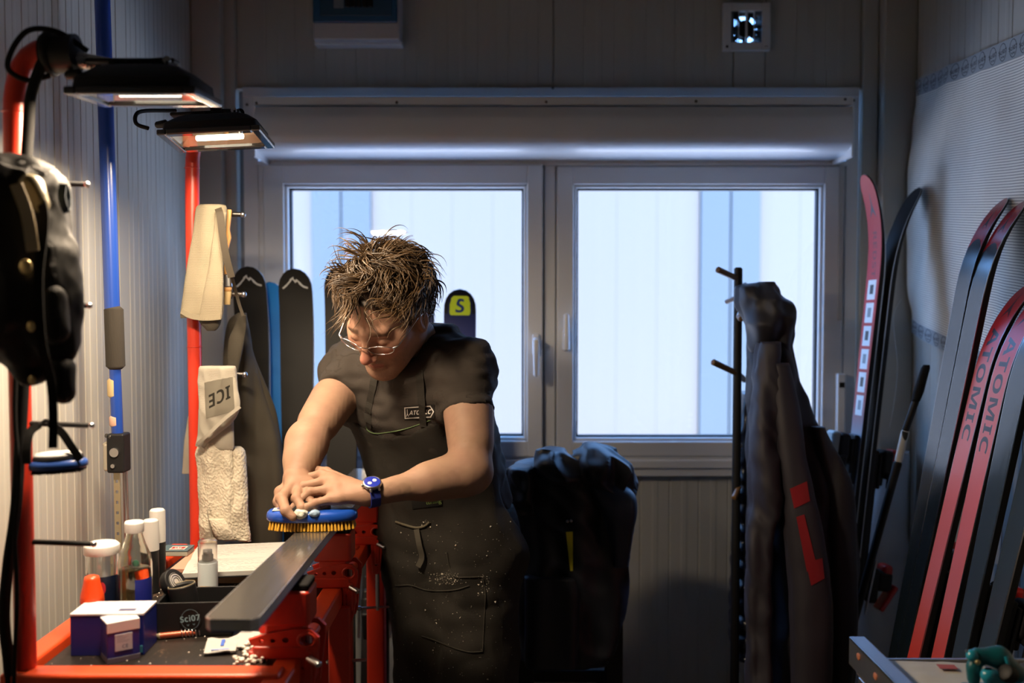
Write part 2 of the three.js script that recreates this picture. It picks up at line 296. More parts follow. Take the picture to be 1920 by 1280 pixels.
    g.computeBoundingBox(); const bb = g.boundingBox; g.translate(x0 - bb.min.x, 0, 0);
    // make sure that the front of the profile faces the room
    const zmid = (bb.min.z + bb.max.z) / 2; if (zmid < 0) g.rotateY(Math.PI).translate(x0 + x1, 0, 0);
    g.translate(0, 0, BACK);
    part('shutter_box', toCreasedNormals(g, 0.5), M.upvc, w);
    for (const [a, b2] of [[x0 - 0.006, x0], [x1, x1 + 0.006]]) part('end_cap', between(a, b2, fy(303, 0.1), fy(198, 0.2), BACK - 0.02, BACK + 0.2, 0.002), M.upvc, w);
  }
  part('window_frame', [F(481, 1589, 300, 309, -0.05, 0.02), F(481, 1589, 855, 869, -0.05, 0.016), F(481, 496, 305, 868, -0.05, 0.012), F(1580, 1590, 305, 868, -0.05, 0.012), F(1021, 1042, 300, 868, -0.05, 0.010), F(1010, 1050, 300, 868, -0.05, -0.01)], M.upvc, w);
  const sash = (x0, x1, y0, y1, gx0, gx1, gy0, gy1, z) => {
    const s = part('window_sash', [F(x0, gx0, y0, y1, -0.045, z, 0.005), F(gx1, x1, y0, y1, -0.045, z, 0.005), F(gx0 - 1, gx1 + 1, y0, gy0, -0.045, z, 0.005), F(gx0 - 1, gx1 + 1, gy1, y1, -0.045, z, 0.005)], M.upvc, w);
    const b = 6, bead = (a0, a1, c0, c1) => F(a0, a1, c0, c1, -0.03, z - 0.012, 0.004);
    part('glazing_bead', [bead(gx0, gx0 + b, gy0, gy1), bead(gx1 - b, gx1, gy0, gy1), bead(gx0, gx1, gy0, gy0 + b), bead(gx0, gx1, gy1 - b, gy1)], mat(lin(0.75, 0.78, 0.8), 0.3), s);
    const e = b + 3.5, k = (a0, a1, c0, c1) => F(a0, a1, c0, c1, -0.03, -0.006, 0.001);
    part('gasket', [k(gx0 + b, gx0 + e, gy0 + b, gy1 - b), k(gx1 - e, gx1 - b, gy0 + b, gy1 - b), k(gx0 + b, gx1 - b, gy0 + b, gy0 + e), k(gx0 + b, gx1 - b, gy1 - e, gy1 - b)], M.gasket, s);
    part('pane', new THREE.PlaneGeometry(x(gx1 - b) - x(gx0 + b), y(gy0 + b) - y(gy1 - b)).translate((x(gx0) + x(gx1)) / 2, (y(gy0) + y(gy1)) / 2, BACK - 0.015), M.glass, s);
  };
  sash(494, 1018, 307, 858, 533, 988, 344, 827, 0.030);
  sash(1044, 1583, 310, 858, 1076, 1546, 344, 829, 0.022);
  const handle = (px, y0, y1, rosTop, z) => {
    const h = part('handle', [between(x(px - 7), x(px + 7), y(rosTop), y(rosTop + 40), BACK + z, BACK + z + 0.012, 0.006), rod(V(x(px), y(rosTop + 12), BACK + z + 0.01), V(x(px), y(rosTop + 12), BACK + z + 0.042), 0.009)], M.upvc, w);
    part('grip', rod(V(x(px), y(y0), BACK + z + 0.045), V(x(px), y(y1), BACK + z + 0.04), 0.011, 0.008), M.upvc, h);
  };
  handle(1005, 634, 704, 625, 0.030); handle(1061, 656, 588, 618, 0.022);
  part('hinge_cover', [F(485, 495, 308, 356, 0.01, 0.024, 0.003)], M.upvc, w);
  const st = part('shutter_strap', F(1573, 1581, 306, 600, 0.02, 0.026, 0.001), mat(lin(0.45, 0.46, 0.46), 0.8), w);
  part('strap_winder', F(1570, 1586, 700, 815, 0.02, 0.05, 0.005), M.upvc, w);
  part('winder_slot', F(1573, 1583, 716, 726, 0.045, 0.0512, 0.001), M.black, w);
}

// ---------------------------------------------------------------- outside, across the yard
{
  const g = structure('snowy_ground');
  part('snow', between(-14, 14, -0.5, -0.3, -16, 10, 0.01), mat(lin(0.82, 0.85, 0.9), 0.9), g);
  { const rows = []; for (let j = 0; j <= 30; j++) rows.push(Array.from({ length: 61 }, (_, i) => V(-7 + 14 * i / 60, (j === 0 || j === 30 ? -0.31 : 0.30 + 0.05 * noise(i * 0.3, j * 0.2, 1)), -3.22 - 2.9 * j / 30))); part('added_snow_bank', gridMesh(rows), mat(lin(0.84, 0.87, 0.92), 0.9), g); }  // unseen raised snow, added to bounce daylight up through the window
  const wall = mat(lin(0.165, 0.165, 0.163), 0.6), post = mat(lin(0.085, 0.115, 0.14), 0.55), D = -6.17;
  const wh = ['left of the row', 'middle of the row', 'right of the row'];
  [-3.453, -1.05, 1.353].forEach((x0, i) => {
    const c = thing('site_container', ['white site container outside, seen through the left edge of the left window pane', 'white site container outside, filling the middle of both window panes', 'white site container outside, seen through the right edge of the right window pane'][i], 'container', V(x0 + 1.2, -0.3, D - 1.2), 'containers across the yard');
    const w = 2.395, L = (a, b, y0, y1, z0, z1) => between(a, b, y0, y1, z0, z1, 0.006);
    for (let k = 0; k < 2; k++) part('wall_panel', ribPanel((w - 0.36) / 2, 2.5, 0.25, 0.15).translate(-1.2 + 0.18 + k * (w - 0.36) / 2, 0, 1.17), wall, c);
    part('corner_post', L(-1.2, -1.02, 0, 2.8, 1.0, 1.2), post, c); part('corner_post', L(w - 1.38, w - 1.2, 0, 2.8, 1.0, 1.2), post, c);
    part('floor_rail', L(-1.02, w - 1.38, 0, 0.15, 1.0, 1.2), post, c); part('roof_rail', L(-1.02, w - 1.38, 2.65, 2.8, 1.0, 1.2), post, c);
    part('body_shell', L(-1.19, w - 1.21, 0.02, 2.78, -1.2, 1.0), wall, c);
  });
}

// ---------------------------------------------------------------- fan and distribution box above the window
{
  const d = 3.09, c = P(1399, 51, d), f = thing('extractor_fan', 'small square white extractor fan grille high on the back wall above the right window', 'fan', V(c.x, c.y, BACK));
  const s = d / FPX, W = 44 * s, O = 28.5 * s, pl = (a, b, e, g2) => between(a, b, e, g2, 0.001, 0.02, 0.003);
  part('grille_plate', [pl(-W, -O, -W, W), pl(O, W, -W, W), pl(-O, O, O, W), pl(-O, O, -W, -O)], M.upvc, f);
  for (let i = 0; i < 5; i++) for (const sgn of [-1, 1]) { const x = sgn * (O - 0.003 - i * 0.0052); part('slat', between(x - 0.0011, x + 0.0011, -O, O, 0.008, 0.016, 0.0005), i === 4 ? M.upvc : M.black, f); }
  part('slat', between(-0.003, 0.003, -O, O, 0.009, 0.018, 0.001), M.upvc, f);
  part('fan_ring', new THREE.TorusGeometry(O * 1.06, 0.007, 12, 48).translate(0, 0, -0.02), M.black, f);
  const m = part('motor_hub', new THREE.CylinderGeometry(O * 0.55, O * 0.6, 0.03, 32).rotateX(Math.PI / 2).translate(0, 0, -0.02), M.black, f);
  for (let i = 0; i < 7; i++) part('blade', box(O * 0.62, 0.016, 0.002, 0.0008).rotateX(0.55).translate(O * 0.72, 0, -0.02).rotateZ(i / 7 * 6.283 + 0.3), M.black, m);
  part('shutter_flap', between(-O, O, -O * 0.2, O * 0.12, -0.045, -0.042, 0.001), M.black, f);
  part('housing', [between(-O - 0.004, -O, -O, O, -0.05, 0.002, 0.001), between(O, O + 0.004, -O, O, -0.05, 0.002, 0.001), between(-O, O, O, O + 0.004, -0.05, 0.002, 0.001), between(-O, O, -O - 0.004, -O, -0.05, 0.002, 0.001)], M.black, f);
  part('switch', new THREE.SphereGeometry(0.0045, 12, 8).scale(1, 1, 0.5).translate(-W + 0.013, -W + 0.012, 0.02), M.black, f);
  part('printed_mark', between(W - 0.018, W - 0.008, -W + 0.012, -W + 0.014, 0.019, 0.0203, 0.0002), M.darkSteel, f);
}
{
  const d = 3.0, a = P(585, 72, d), b = P(748, -110, d), o = thing('distribution_box', 'grey electrical distribution box with blue clear door at top edge above left window', 'fuse box', V((a.x + b.x) / 2, a.y, BACK));
  const W = (b.x - a.x) / 2, H = b.y - a.y, blue = mat(lin(0.02, 0.09, 0.2), 0.12, 0, { clearcoat: 0.6 });
  part('enclosure', between(-W, W, 0, H, 0, 0.085, 0.006), mat(lin(0.5, 0.5, 0.53), 0.5), o);
  part('base_frame', between(-W - 0.003, W + 0.003, -0.006, 0.004, 0, 0.05, 0.002), M.upvc, o);
  const dr = part('door', between(-W + 0.002, W - 0.006, 0.047, H - 0.03, 0.085, 0.1, 0.005), blue, o);
  part('door_window', between(-W + 0.024, W - 0.022, 0.066, H - 0.05, 0.098, 0.1025, 0.002), mat(lin(0.03, 0.08, 0.14), 0.1), dr);
  for (let i = 0; i < 5; i++) part('breaker', between(-0.03 + i * 0.017, -0.016 + i * 0.017, 0.09, 0.16, 0.1, 0.112, 0.002), M.black, dr);
  part('label_strip', between(-0.064, -0.034, 0.088, 0.13, 0.1, 0.104, 0.001), mat(lin(0.2, 0.25, 0.3), 0.5), dr);
}
// ---------------------------------------------------------------- ski tuning bench with two lamp posts
const BX0 = -0.80, BX1 = -0.405, BZ0 = -1.56, BZ1 = -2.36, BY = 0.90;
{
  const o = thing('tuning_bench', 'red steel ski tuning bench with dark dirty top and two tall lamp posts', 'workbench');
  part('table_top', between(BX0 + 0.03, BX1, BY - 0.022, BY, BZ1 + 0.03, BZ0 - 0.03, 0.003), mat(0xffffff, 0.45, 0, { map: grimeTex, bumpMap: roughTex, bumpScale: 0.0005 }), o);
  const rail = (n, a, b, w = 0.04, h = 0.05) => part(n, beam(a, b, w, h, 0.006), M.orangeRed, o);
  part('frame_rail', between(BX0 - 0.005, BX1 + 0.04, BY - 0.045, BY + 0.012, BZ0 - 0.022, BZ0 + 0.022, 0.006), M.orangeRed, o);
  part('frame_rail', between(BX0 - 0.02, BX0 + 0.022, BY - 0.045, BY + 0.012, BZ1 - 0.02, BZ0 - 0.02, 0.006), M.orangeRed, o);
  part('frame_rail', between(BX0, BX1 + 0.04, BY - 0.045, BY + 0.008, BZ1 - 0.02, BZ1 + 0.02, 0.006), M.orangeRed, o);
  part('vise_beam', between(-0.392, -0.35, BY - 0.035, BY + 0.005, -2.62, -1.5, 0.006), M.orangeRed, o);
  for (const [x, z] of [[-0.355, -2.04], [-0.78, BZ0], [-0.78, BZ1], [-0.44, BZ1], [-0.355, -2.58]]) part('leg', between(x - 0.023, x + 0.023, 0, BY - 0.03, z - 0.023, z + 0.023, 0.005), M.red, o);
  part('lower_rail', between(-0.375, -0.335, 0.3, 0.34, -2.58, -2.04, 0.005), M.red, o);
  part('brace', beam(V(-0.40, 0.88, -2.02), V(-0.40, 0.3, -2.3), 0.03, 0.03, 0.004), M.red, o);
  // posts: near one bends over towards the lamp
  const post = (x, z, y1, bend) => {
    const pts = [V(x, BY - 0.04, z), V(x, 1.3, z), V(x, y1 - 0.14, z), V(x + 0.004, y1 - 0.07, z), V(x + 0.02, y1 - 0.025, z), V(x + 0.05, y1 - 0.006, z), V(x + 0.075, y1 - 0.004, z)];
    const p = part('lamp_post', tube(pts, 0.0165, 60, 18), M.red, o);
    part('joint_collar', [new THREE.CylinderGeometry(0.03, 0.03, 0.05, 24).rotateZ(Math.PI / 2).translate(x + 0.075, y1 - 0.014, z), new THREE.TorusGeometry(0.03, 0.006, 10, 24).rotateY(Math.PI / 2).translate(x + 0.06, y1 - 0.014, z)], M.black, p);
    part('extension_arm', tube(bend, 0.011, 24, 12), M.red, p);
    part('foil_wrap', tube(bend.slice(-3), 0.0125, 12, 12), mat(lin(0.6, 0.58, 0.55), 0.25, 1, { bumpMap: roughTex, bumpScale: 0.002 }), p);
    return p;
  };
  const p1 = post(-0.777, -1.57, 1.895, [V(-0.70, 1.876, -1.57), V(-0.665, 1.872, -1.585), V(-0.625, 1.868, -1.61)]);
  const p2 = post(-0.752, -2.36, 1.915, [V(-0.675, 1.896, -2.36), V(-0.655, 1.91, -2.26), V(-0.63, 1.905, -2.14)]);
  const peg = (x, y, z, L, p, n = 0.0042) => { const g = part('peg', rod(V(x, y, z), V(x + L, y - 0.004, z), n), n < 0.005 ? M.black : M.darkSteel, p); part('end_cap', new THREE.SphereGeometry(n * 1.25, 12, 8).translate(x + L, y - 0.004, z), M.steel, p); return g; };
  for (const py of [341, 568, 793, 1015]) peg(-0.777, Y(py, 1.57), -1.57, 0.112, p1);
  for (const py of [399, 549, 699]) peg(-0.752, Y(py, 2.36), -2.36, 0.118, p2, 0.0058);
  for (const py of [315, 650]) part('weld_ring', new THREE.TorusGeometry(0.0168, 0.0012, 8, 24).rotateX(Math.PI / 2).translate(-0.752, Y(py, 2.36), -2.36), M.red, p2);
  part('weld_ring', new THREE.TorusGeometry(0.0168, 0.0012, 8, 24).rotateX(Math.PI / 2).translate(-0.777, Y(210, 1.57), -1.57), M.red, p1);
}

// ---------------------------------------------------------------- flood lamps (local: glass faces -y, long side along x)
function floodLamp(label, at, tilt, yaw, roll, arm, power = 1, W = 0.104) {
  const o = thing('flood_lamp', label, 'lamp', at); o.rotation.set(tilt, yaw, roll);
  const Dp = 0.072;
  { // ribbed cast housing that narrows towards its back
    const ring = (w, d, y, r) => { const pts = []; for (const [sx, sz, a0] of [[1, 1, 0], [-1, 1, 1], [-1, -1, 2], [1, -1, 3]]) for (let k = 0; k <= 4; k++) { const a = (a0 + k / 4) * Math.PI / 2; pts.push(V(sx * (w - r) + Math.cos(a) * r, y, sz * (d - r) + Math.sin(a) * r)); } return pts; };
    const g = gridMesh([ring(W - 0.012, Dp - 0.01, 0.000, 0.008), ring(W - 0.008, Dp - 0.006, 0.002, 0.01), ring(W - 0.010, Dp - 0.008, 0.02, 0.012), ring(W - 0.03, Dp - 0.024, 0.036, 0.016), ring(W - 0.045, Dp - 0.034, 0.042, 0.016), ring(W - 0.06, Dp - 0.044, 0.045, 0.014)].reverse(), true, false);
    const top = part('housing', [toCreasedNormals(g, 0.6), between(-W + 0.06, W - 0.06, 0.041, 0.045, -Dp + 0.044, Dp - 0.044, 0.002)], M.black, o);
    for (let k = -2; k <= 2; k++) part('cooling_fin', between(k * 0.022 - 0.002, k * 0.022 + 0.002, 0.038, 0.049, -0.03, 0.03, 0.001), M.black, top);
  }
  const fr = (a, b, c, e) => between(a, b, -0.008, 0.004, c, e, 0.003), gx = W - 0.018, gz = Dp - 0.02;
  part('front_frame', [fr(-W, -gx, -Dp, Dp), fr(gx, W, -Dp, Dp), fr(-gx, gx, -Dp, -gz), fr(-gx, gx, gz, Dp)], mat(lin(0.03, 0.03, 0.034), 0.22, 0, { clearcoat: 1 }), o);
  { // reflector: trough in the housing
    const prof = [[-0.06, -0.002], [-0.044, 0.016], [-0.026, 0.026], [0.026, 0.026], [0.044, 0.016], [0.06, -0.002]], rows = prof.map(([z, y]) => [V(-W * 0.83, y, z * 0.93), V(-W * 0.7, y, z * 0.9), V(W * 0.7, y, z * 0.9), V(W * 0.83, y, z * 0.93)]);
    rows.forEach((r) => { r[0].y = -0.001; r[3].y = -0.001; });
    part('reflector', toCreasedNormals(gridMesh(rows), 0.3), mat(lin(0.86, 0.78, 0.60), 0.32, 1), o);
  }
  part('bulb_tube', rod(V(-0.05, 0.007, -0.018), V(0.05, 0.007, -0.018), 0.006, 0.006, 14), mat(0xffffff, 0.4, 0, { emissive: new THREE.Color(1.0, 0.86, 0.62), emissiveIntensity: 9 }), o);
  part('glass', new THREE.PlaneGeometry(gx * 2, gz * 2).rotateX(Math.PI / 2).translate(0, -0.004, 0), M.glass, o);
  part('bracket', [between(-W + 0.01, 0.05, 0.049, 0.056, -0.014, 0.014, 0.003)], M.black, o);
  part('bracket_screw', new THREE.CylinderGeometry(0.006, 0.006, 0.006, 12).rotateX(Math.PI / 2).translate(0.04, 0.052, 0.017), M.steel, o);
  part('cable_gland', rod(V(-W + 0.008, 0.03, 0.02), V(-W - 0.018, 0.028, 0.02), 0.009, 0.007), M.black, o);
  o.updateMatrixWorld(true);
  const inv = o.matrixWorld.clone().invert();
  part('arm_tube', tube(arm.arm.map((p) => p.clone().applyMatrix4(inv)), 0.009, 24, 12), M.black, o);
  part('lamp_cable', tube(arm.cable.map((p) => p.clone().applyMatrix4(inv)), 0.0042, 50, 10), M.blackRubber, o);
  const light = new THREE.RectAreaLight(LAMP_COLOR, LAMP_POWER * power, gx * 2 - 0.01, gz * 2 - 0.01);
  light.position.set(0, -0.012, 0); light.rotation.set(-Math.PI / 2, 0, 0); light.name = 'flood_light'; o.add(light);
  return o;
}
floodLamp('nearer black flood lamp, on the bent post above the hanging black bag', V(-0.574, 1.818, -1.58), 0.05, 0, 0, { arm: [V(-0.63, 1.868, -1.61), V(-0.62, 1.872, -1.605), V(-0.57, 1.870, -1.59), V(-0.545, 1.869, -1.58)], cable: [V(-0.715, 1.845, -1.56), V(-0.745, 1.835, -1.545), V(-0.765, 1.85, -1.53), V(-0.735, 1.905, -1.53), V(-0.70, 1.91, -1.55), V(-0.66, 1.885, -1.57)] }, 1.9, 0.099);
floodLamp('farther black flood lamp with glowing tube, above the beige cloth', V(-0.615, 1.835, -2.10), -0.11, 0.02, 0.055, { arm: [V(-0.65, 1.91, -2.22), V(-0.61, 1.90, -2.17), V(-0.585, 1.893, -2.14), V(-0.57, 1.89, -2.11)], cable: [V(-0.752, 1.852, -2.08), V(-0.775, 1.86, -2.08), V(-0.79, 1.89, -2.12), V(-0.77, 1.93, -2.3)] }, 0.85);

// black cable down the near post
{
  const o = thing('power_cable', 'thick black power cable hanging down the near red lamp post', 'cable');
  part('cable_run', tube([P(84, 108, 1.55), P(72, 135, 1.55), P(58, 180, 1.55), P(53, 250, 1.55), P(48, 330, 1.545), P(45, 420, 1.545), P(50, 600, 1.545), P(43, 740, 1.545), P(36, 860, 1.545), P(29, 960, 1.545), P(15, 1060, 1.545), P(8, 1160, 1.545), P(16, 1240, 1.545), P(22, 1330, 1.545), P(20, 1500, 1.545)], 0.0085, 140, 12), M.blackRubber, o);
  part('thin_cable', tube([P(58, 300, 1.535), P(28, 760, 1.53), P(36, 900, 1.53), P(28, 1000, 1.53), P(32, 1120, 1.53), P(26, 1280, 1.53), P(30, 1500, 1.53)], 0.0035, 90, 8), M.blackRubber, o);
  rebase(o, P(20, 1500, 1.54));
}

// ---------------------------------------------------------------- ski vises on the beam
function vise(label, x, z, tall) {
  const o = thing('ski_vise', label, 'vise', V(x, BY, z), 'red ski vises');
  const top = tall;                                    // height of the jaw pad above the beam
  // jaw block with engraved script
  part('jaw_block', [box(0.07, 0.06, 0.055, 0.006).translate(0, top - 0.04, 0), box(0.05, 0.02, 0.05, 0.004).translate(0.0, top - 0.075, 0)], M.red, o);
  part('rubber_pad', box(0.066, 0.012, 0.05, 0.004).translate(0, top - 0.005, 0), M.blackRubber, o);
  // drilled link: arm to the side and a leg down past the beam
  const link = [[-0.045, -0.006], [-0.02, 0.004], [0.018, 0.012], [0.036, 0.010], [0.046, -0.002], [0.046, -0.016], [0.041, -0.06], [0.038, -0.095], [0.034, -0.108], [0.023, -0.108], [0.022, -0.1], [0.022, -0.095], [0.019, -0.03], [0.012, -0.022], [-0.042, -0.014]];
  for (const s of [-1, 1]) part('drilled_link', plate(link, 0.006, [[0.031, -0.006, 0.0095], [0.003, -0.006, 0.0042], [-0.014, -0.007, 0.0036], [-0.029, -0.008, 0.003], [0.031, -0.035, 0.005], [0.029, -0.053, 0.0045], [0.0295, -0.07, 0.004], [0.029, -0.085, 0.0034]]).translate(0, top - 0.085, s * 0.024 - 0.003), M.red, o);
  part('pivot_bushing', new THREE.TorusGeometry(0.011, 0.0025, 10, 24).translate(0.031, top - 0.091, 0.028), M.red, o);
  part('clamp_screw', rod(V(0.03, top - 0.085, 0.012), V(0.03, -0.16, 0.012), 0.0042), M.steel, o);
  part('screw_nut', new THREE.CylinderGeometry(0.009, 0.009, 0.024, 6).translate(0.03, top - 0.12, 0.012), M.steel, o); part('screw_nut', new THREE.CylinderGeometry(0.007, 0.007, 0.012, 6).translate(0.03, -0.05, 0.012), M.steel, o);
  const h = part('crank_bar', rod(V(-0.01, -0.155, 0.012), V(0.06, -0.15, 0.014), 0.003), M.steel, o); part('crank_knob', new THREE.SphereGeometry(0.006, 12, 8).translate(-0.01, -0.155, 0.012), M.steel, h);
  part('base_clamp', [box(0.075, 0.022, 0.06, 0.004).translate(-0.004, 0.016, 0), box(0.012, 0.06, 0.06, 0.003).translate(-0.04, -0.012, 0), box(0.012, 0.06, 0.06, 0.003).translate(0.032, -0.012, 0)], M.red, o);
  part('upright_web', [box(0.02, top - 0.06, 0.04, 0.004).translate(-0.012, (top - 0.06) / 2 + 0.01, 0)], M.red, o);
  part('side_screw', rod(V(0.034, 0.01, 0.034), V(0.052, 0.005, 0.05), 0.0055), M.steel, o);
  return o;
}
const SKIY = 1.048;
{
  const v = vise('farthest red ski vise, past the brush, with drilled link and steel crank', -0.362, -2.42, SKIY - BY - 0.02);
  v.scale.set(1.12, 1, 1.12);
  const v2 = copyOf(v, 'middle red ski vise, under the ski just below the brush'); v2.position.set(-0.37, BY, -2.06); v2.scale.set(1.12, 1, 1.12);
  const v3 = copyOf(v, 'nearest red ski vise, under the tail of the clamped ski'); v3.position.set(-0.378, BY, -1.66); v3.scale.set(1.25, 1, 1.25);
}

// ---------------------------------------------------------------- skis: swept section; local y along the ski, base towards +z, tail at y = 0
function skiShape({ len, tail, waist, tip, thick = 0.012, curve = 0.22, rise = 0.05, tailCurve = 0.02, tailRound = 0.01, camber = 0.0, taper = 0.45 }) {
  const N = 64, st = [];
  for (let i = 0; i <= N; i++) {
    const t = i / N, s = len * (t < 0.12 ? t * t / 0.12 * 0.5 + t * 0.5 : t > 0.8 ? 0.8 + (1 - (1 - (t - 0.8) / 0.2) ** 1.7) * 0.2 : t);
    let w = s < len * 0.45 ? lerp(tail, waist, sstep(0, len * 0.45, s)) : lerp(waist, tip, sstep(len * 0.45, len - 0.12, s));
    const e = len - s, R = tip * 0.62; if (e < R) w *= Math.sqrt(Math.max(0, 1 - ((R - e) / R) ** 2.3)); if (s < tailRound) w *= 0.75 + 0.25 * Math.sqrt(1 - (1 - s / tailRound) ** 2);
    const u = Math.max(0, (s - (len - curve)) / curve), b = Math.max(0, (tailCurve - s) / Math.max(tailCurve, 1e-6));
    st.push({ s, w: Math.max(w, 0.0015), z: -rise * u * u * (0.6 + 0.4 * u) - 0.006 * b * b + camber * Math.sin(Math.PI * clamp(s / (len - curve), 0, 1)), t: lerp(thick, 0.005, Math.max(sstep(0, 1, u), sstep(len * 0.3, 0, s) * taper)) });
  }
  return st;
}
function skiLayer(st, a, b, inset = 0, len = 1) {          // between fractions a and b of the thickness (0 is the base face)
  const rows = [], n = st.length, pos = [], uv = [], idx = [];
  st.forEach((q, i) => {
    const p0 = st[Math.max(i - 1, 0)], p1 = st[Math.min(i + 1, n - 1)], dy = p1.s - p0.s, dz = p1.z - p0.z, L = Math.hypot(dy, dz) || 1, ny = -dz / L * -1, nz = dy / L, w = Math.max(q.w / 2 - inset, 0.0006);
    const at = (x, f) => V(x, q.s - f * q.t * (-dz / L), q.z - f * q.t * nz);
    rows.push([at(-w, a), at(w, a), at(w, b), at(-w, b)]);
  });
  const quad = (A, B, C, D, ua, ub) => { const k = pos.length / 3; for (const p of [A, B, C, D]) pos.push(p.x, p.y, p.z); uv.push(ua[0], ua[1], ub[0], ub[1], ua[2], ua[3], ub[2], ub[3]); idx.push(k, k + 1, k + 2, k + 1, k + 3, k + 2); };
  for (let j = 0; j < n - 1; j++) for (let i = 0; i < 4; i++) { const k = (i + 1) % 4, v0 = st[j].s / len, v1 = st[j + 1].s / len, W = (q) => q.w; let u0 = 0, u1 = 1; if (i % 2) u1 = u0 = i === 1 ? 1 : 0; quad(rows[j][i], rows[j][k], rows[j + 1][i], rows[j + 1][k], [u0, v0, u0, v1], [u1, v0, u1, v1]); }
  for (const j of [0, n - 1]) { const r = rows[j], k = pos.length / 3; for (const p of r) pos.push(p.x, p.y, p.z); uv.push(0, j ? 1 : 0, 1, j ? 1 : 0, 1, j ? 1 : 0, 0, j ? 1 : 0); j ? idx.push(k, k + 1, k + 2, k, k + 2, k + 3) : idx.push(k, k + 2, k + 1, k, k + 3, k + 2); }
  const g = new THREE.BufferGeometry(); g.setAttribute('position', new THREE.Float32BufferAttribute(pos, 3)); g.setAttribute('uv', new THREE.Float32BufferAttribute(uv, 2)); g.setIndex(idx);
  return toCreasedNormals(g.toNonIndexed(), 0.5);
}
function makeSki(label, spec, baseMat, topMat, group, sideMat = M.black) {
  const o = thing('ski', label, 'ski', null, group), st = skiShape(spec), L = spec.len;
  part('running_base', skiLayer(st, 0, 0.12, 0.0018, L), baseMat, o);
  part('steel_edge', skiLayer(st, 0.015, 0.16, 0, L), M.steel, o);
  part('sidewall', skiLayer(st, 0.17, 0.9, 0.0004, L), sideMat, o);
  part('top_sheet', skiLayer(st, 0.9, 1, 0.0008, L), topMat, o);
  return o;
}
// place a ski: tail at A, running towards B, base turned towards 'face'
function placeSki(o, A, B, face) { const y = B.clone().sub(A).normalize(), z = face.clone().addScaledVector(y, -face.dot(y)).normalize(), x = y.clone().cross(z); o.quaternion.setFromRotationMatrix(new THREE.Matrix4().makeBasis(x, y, z)); o.position.copy(A); return o; }

{ // the ski in the vises, base up, tail towards us
  const base = mat(lin(0.055, 0.05, 0.045), 0.3, 0, { roughnessMap: roughTex, clearcoat: 0.25, clearcoatRoughness: 0.35 });
  const o = makeSki('upturned ski with dark base clamped in the red vises under the brush', { len: 1.3, tail: 0.078, waist: 0.066, tip: 0.094, thick: 0.018, curve: 0.06, rise: 0.012, tailRound: 0.016, tailCurve: 0.0, taper: 0 }, base, M.blue, undefined, M.white);
  placeSki(o, V(-0.398, SKIY, -1.39), V(-0.372, SKIY, -2.69), V(0, 1, 0));
}

// ---------------------------------------------------------------- the brush in his hands: local x along the brush, bristles down to y = 0
function bristleBrush(name, label, handleMat, bristleMat, len, wid, hb, ht) {
  const o = thing(name, label, 'brush');
  const oval = (k, y, n = 48) => { const r = []; for (let i = 0; i < n; i++) { const a = i / n * Math.PI * 2, c = Math.cos(a), s = Math.sin(a); r.push(V(Math.sign(c) * Math.abs(c) ** 0.75 * (len / 2 - k), y, -Math.sign(s) * Math.abs(s) ** 0.9 * (wid / 2 - k))); } return r; };
  part('handle', gridMesh([oval(0.004, hb), oval(0.0005, hb + 0.003), oval(0, hb + ht * 0.5), oval(0.0015, hb + ht * 0.8), oval(0.006, hb + ht), oval(0.02, hb + ht + 0.002)], true, true), handleMat, o);
  const tufts = [];
  for (let i = 0; i < 26; i++) for (let j = 0; j < 8; j++) { const x = lerp(-len / 2 + 0.01, len / 2 - 0.01, i / 25), zmax = wid / 2 * Math.pow(Math.max(0, 1 - Math.abs(x / (len / 2)) ** 2.6), 0.5) - 0.005; if (zmax < 0) continue; const z = lerp(-zmax, zmax, j / 7), sx = x / len * 0.006 + rr(-0.001, 0.001), sz = z / wid * 0.006 + rr(-0.001, 0.001); tufts.push(rod(V(x + sx, rr(0, 0.0008), z + sz), V(x, hb + 0.001, z), 0.0029, 0.0019, 6)); }
  const t = part('bristles', tufts, bristleMat, o); t.userData.kind = 'stuff';
  return o;
}
const BRUSH = V(-0.394, SKIY, -1.952);
{
  const o = bristleBrush('wax_brush', 'blue oval wax brush with yellow bristles pressed on the ski', mat(lin(0.010, 0.07, 0.42), 0.3, 0, { clearcoat: 0.7, clearcoatRoughness: 0.15 }), mat(lin(0.62, 0.34, 0.03), 0.6), 0.178, 0.075, 0.017, 0.021);
  o.position.copy(BRUSH); o.rotation.y = 0.06;
  const kg = (x, z, s) => { const g = new THREE.IcosahedronGeometry(s, 3); const p = g.attributes.position; for (let i = 0; i < p.count; i++) { const v = V(p.getX(i), p.getY(i), p.getZ(i)); v.multiplyScalar(1 + 0.35 * noise(v.x * 90, v.y * 90, v.z * 90)); p.setXYZ(i, v.x, v.y * 0.85, v.z); } g.computeVertexNormals(); return g.translate(x, 0.036, z); };
  part('strap_knob', kg(-0.018, 0.036, 0.0125), mat(lin(0.55, 0.56, 0.5), 0.3, 0, { clearcoat: 0.5 }), o);
  part('strap_knob', kg(0.008, 0.034, 0.0095), mat(lin(0.25, 0.36, 0.5), 0.3, 0, { clearcoat: 0.5 }), o);
  part('handle_label', box(0.03, 0.0008, 0.028, 0.0003).translate(-0.06, 0.0395, 0.006), M.paper, o);
  part('hand_strap', strap([V(-0.03, 0.035, 0.034), V(-0.012, 0.05, 0.02), V(-0.005, 0.055, 0), V(-0.012, 0.05, -0.02), V(-0.03, 0.035, -0.034)], 0.022, 0.003, (t) => V(0, Math.cos((t - 0.5) * 2), -Math.sin((t - 0.5) * 2.4))), M.blackRubber, o);
}
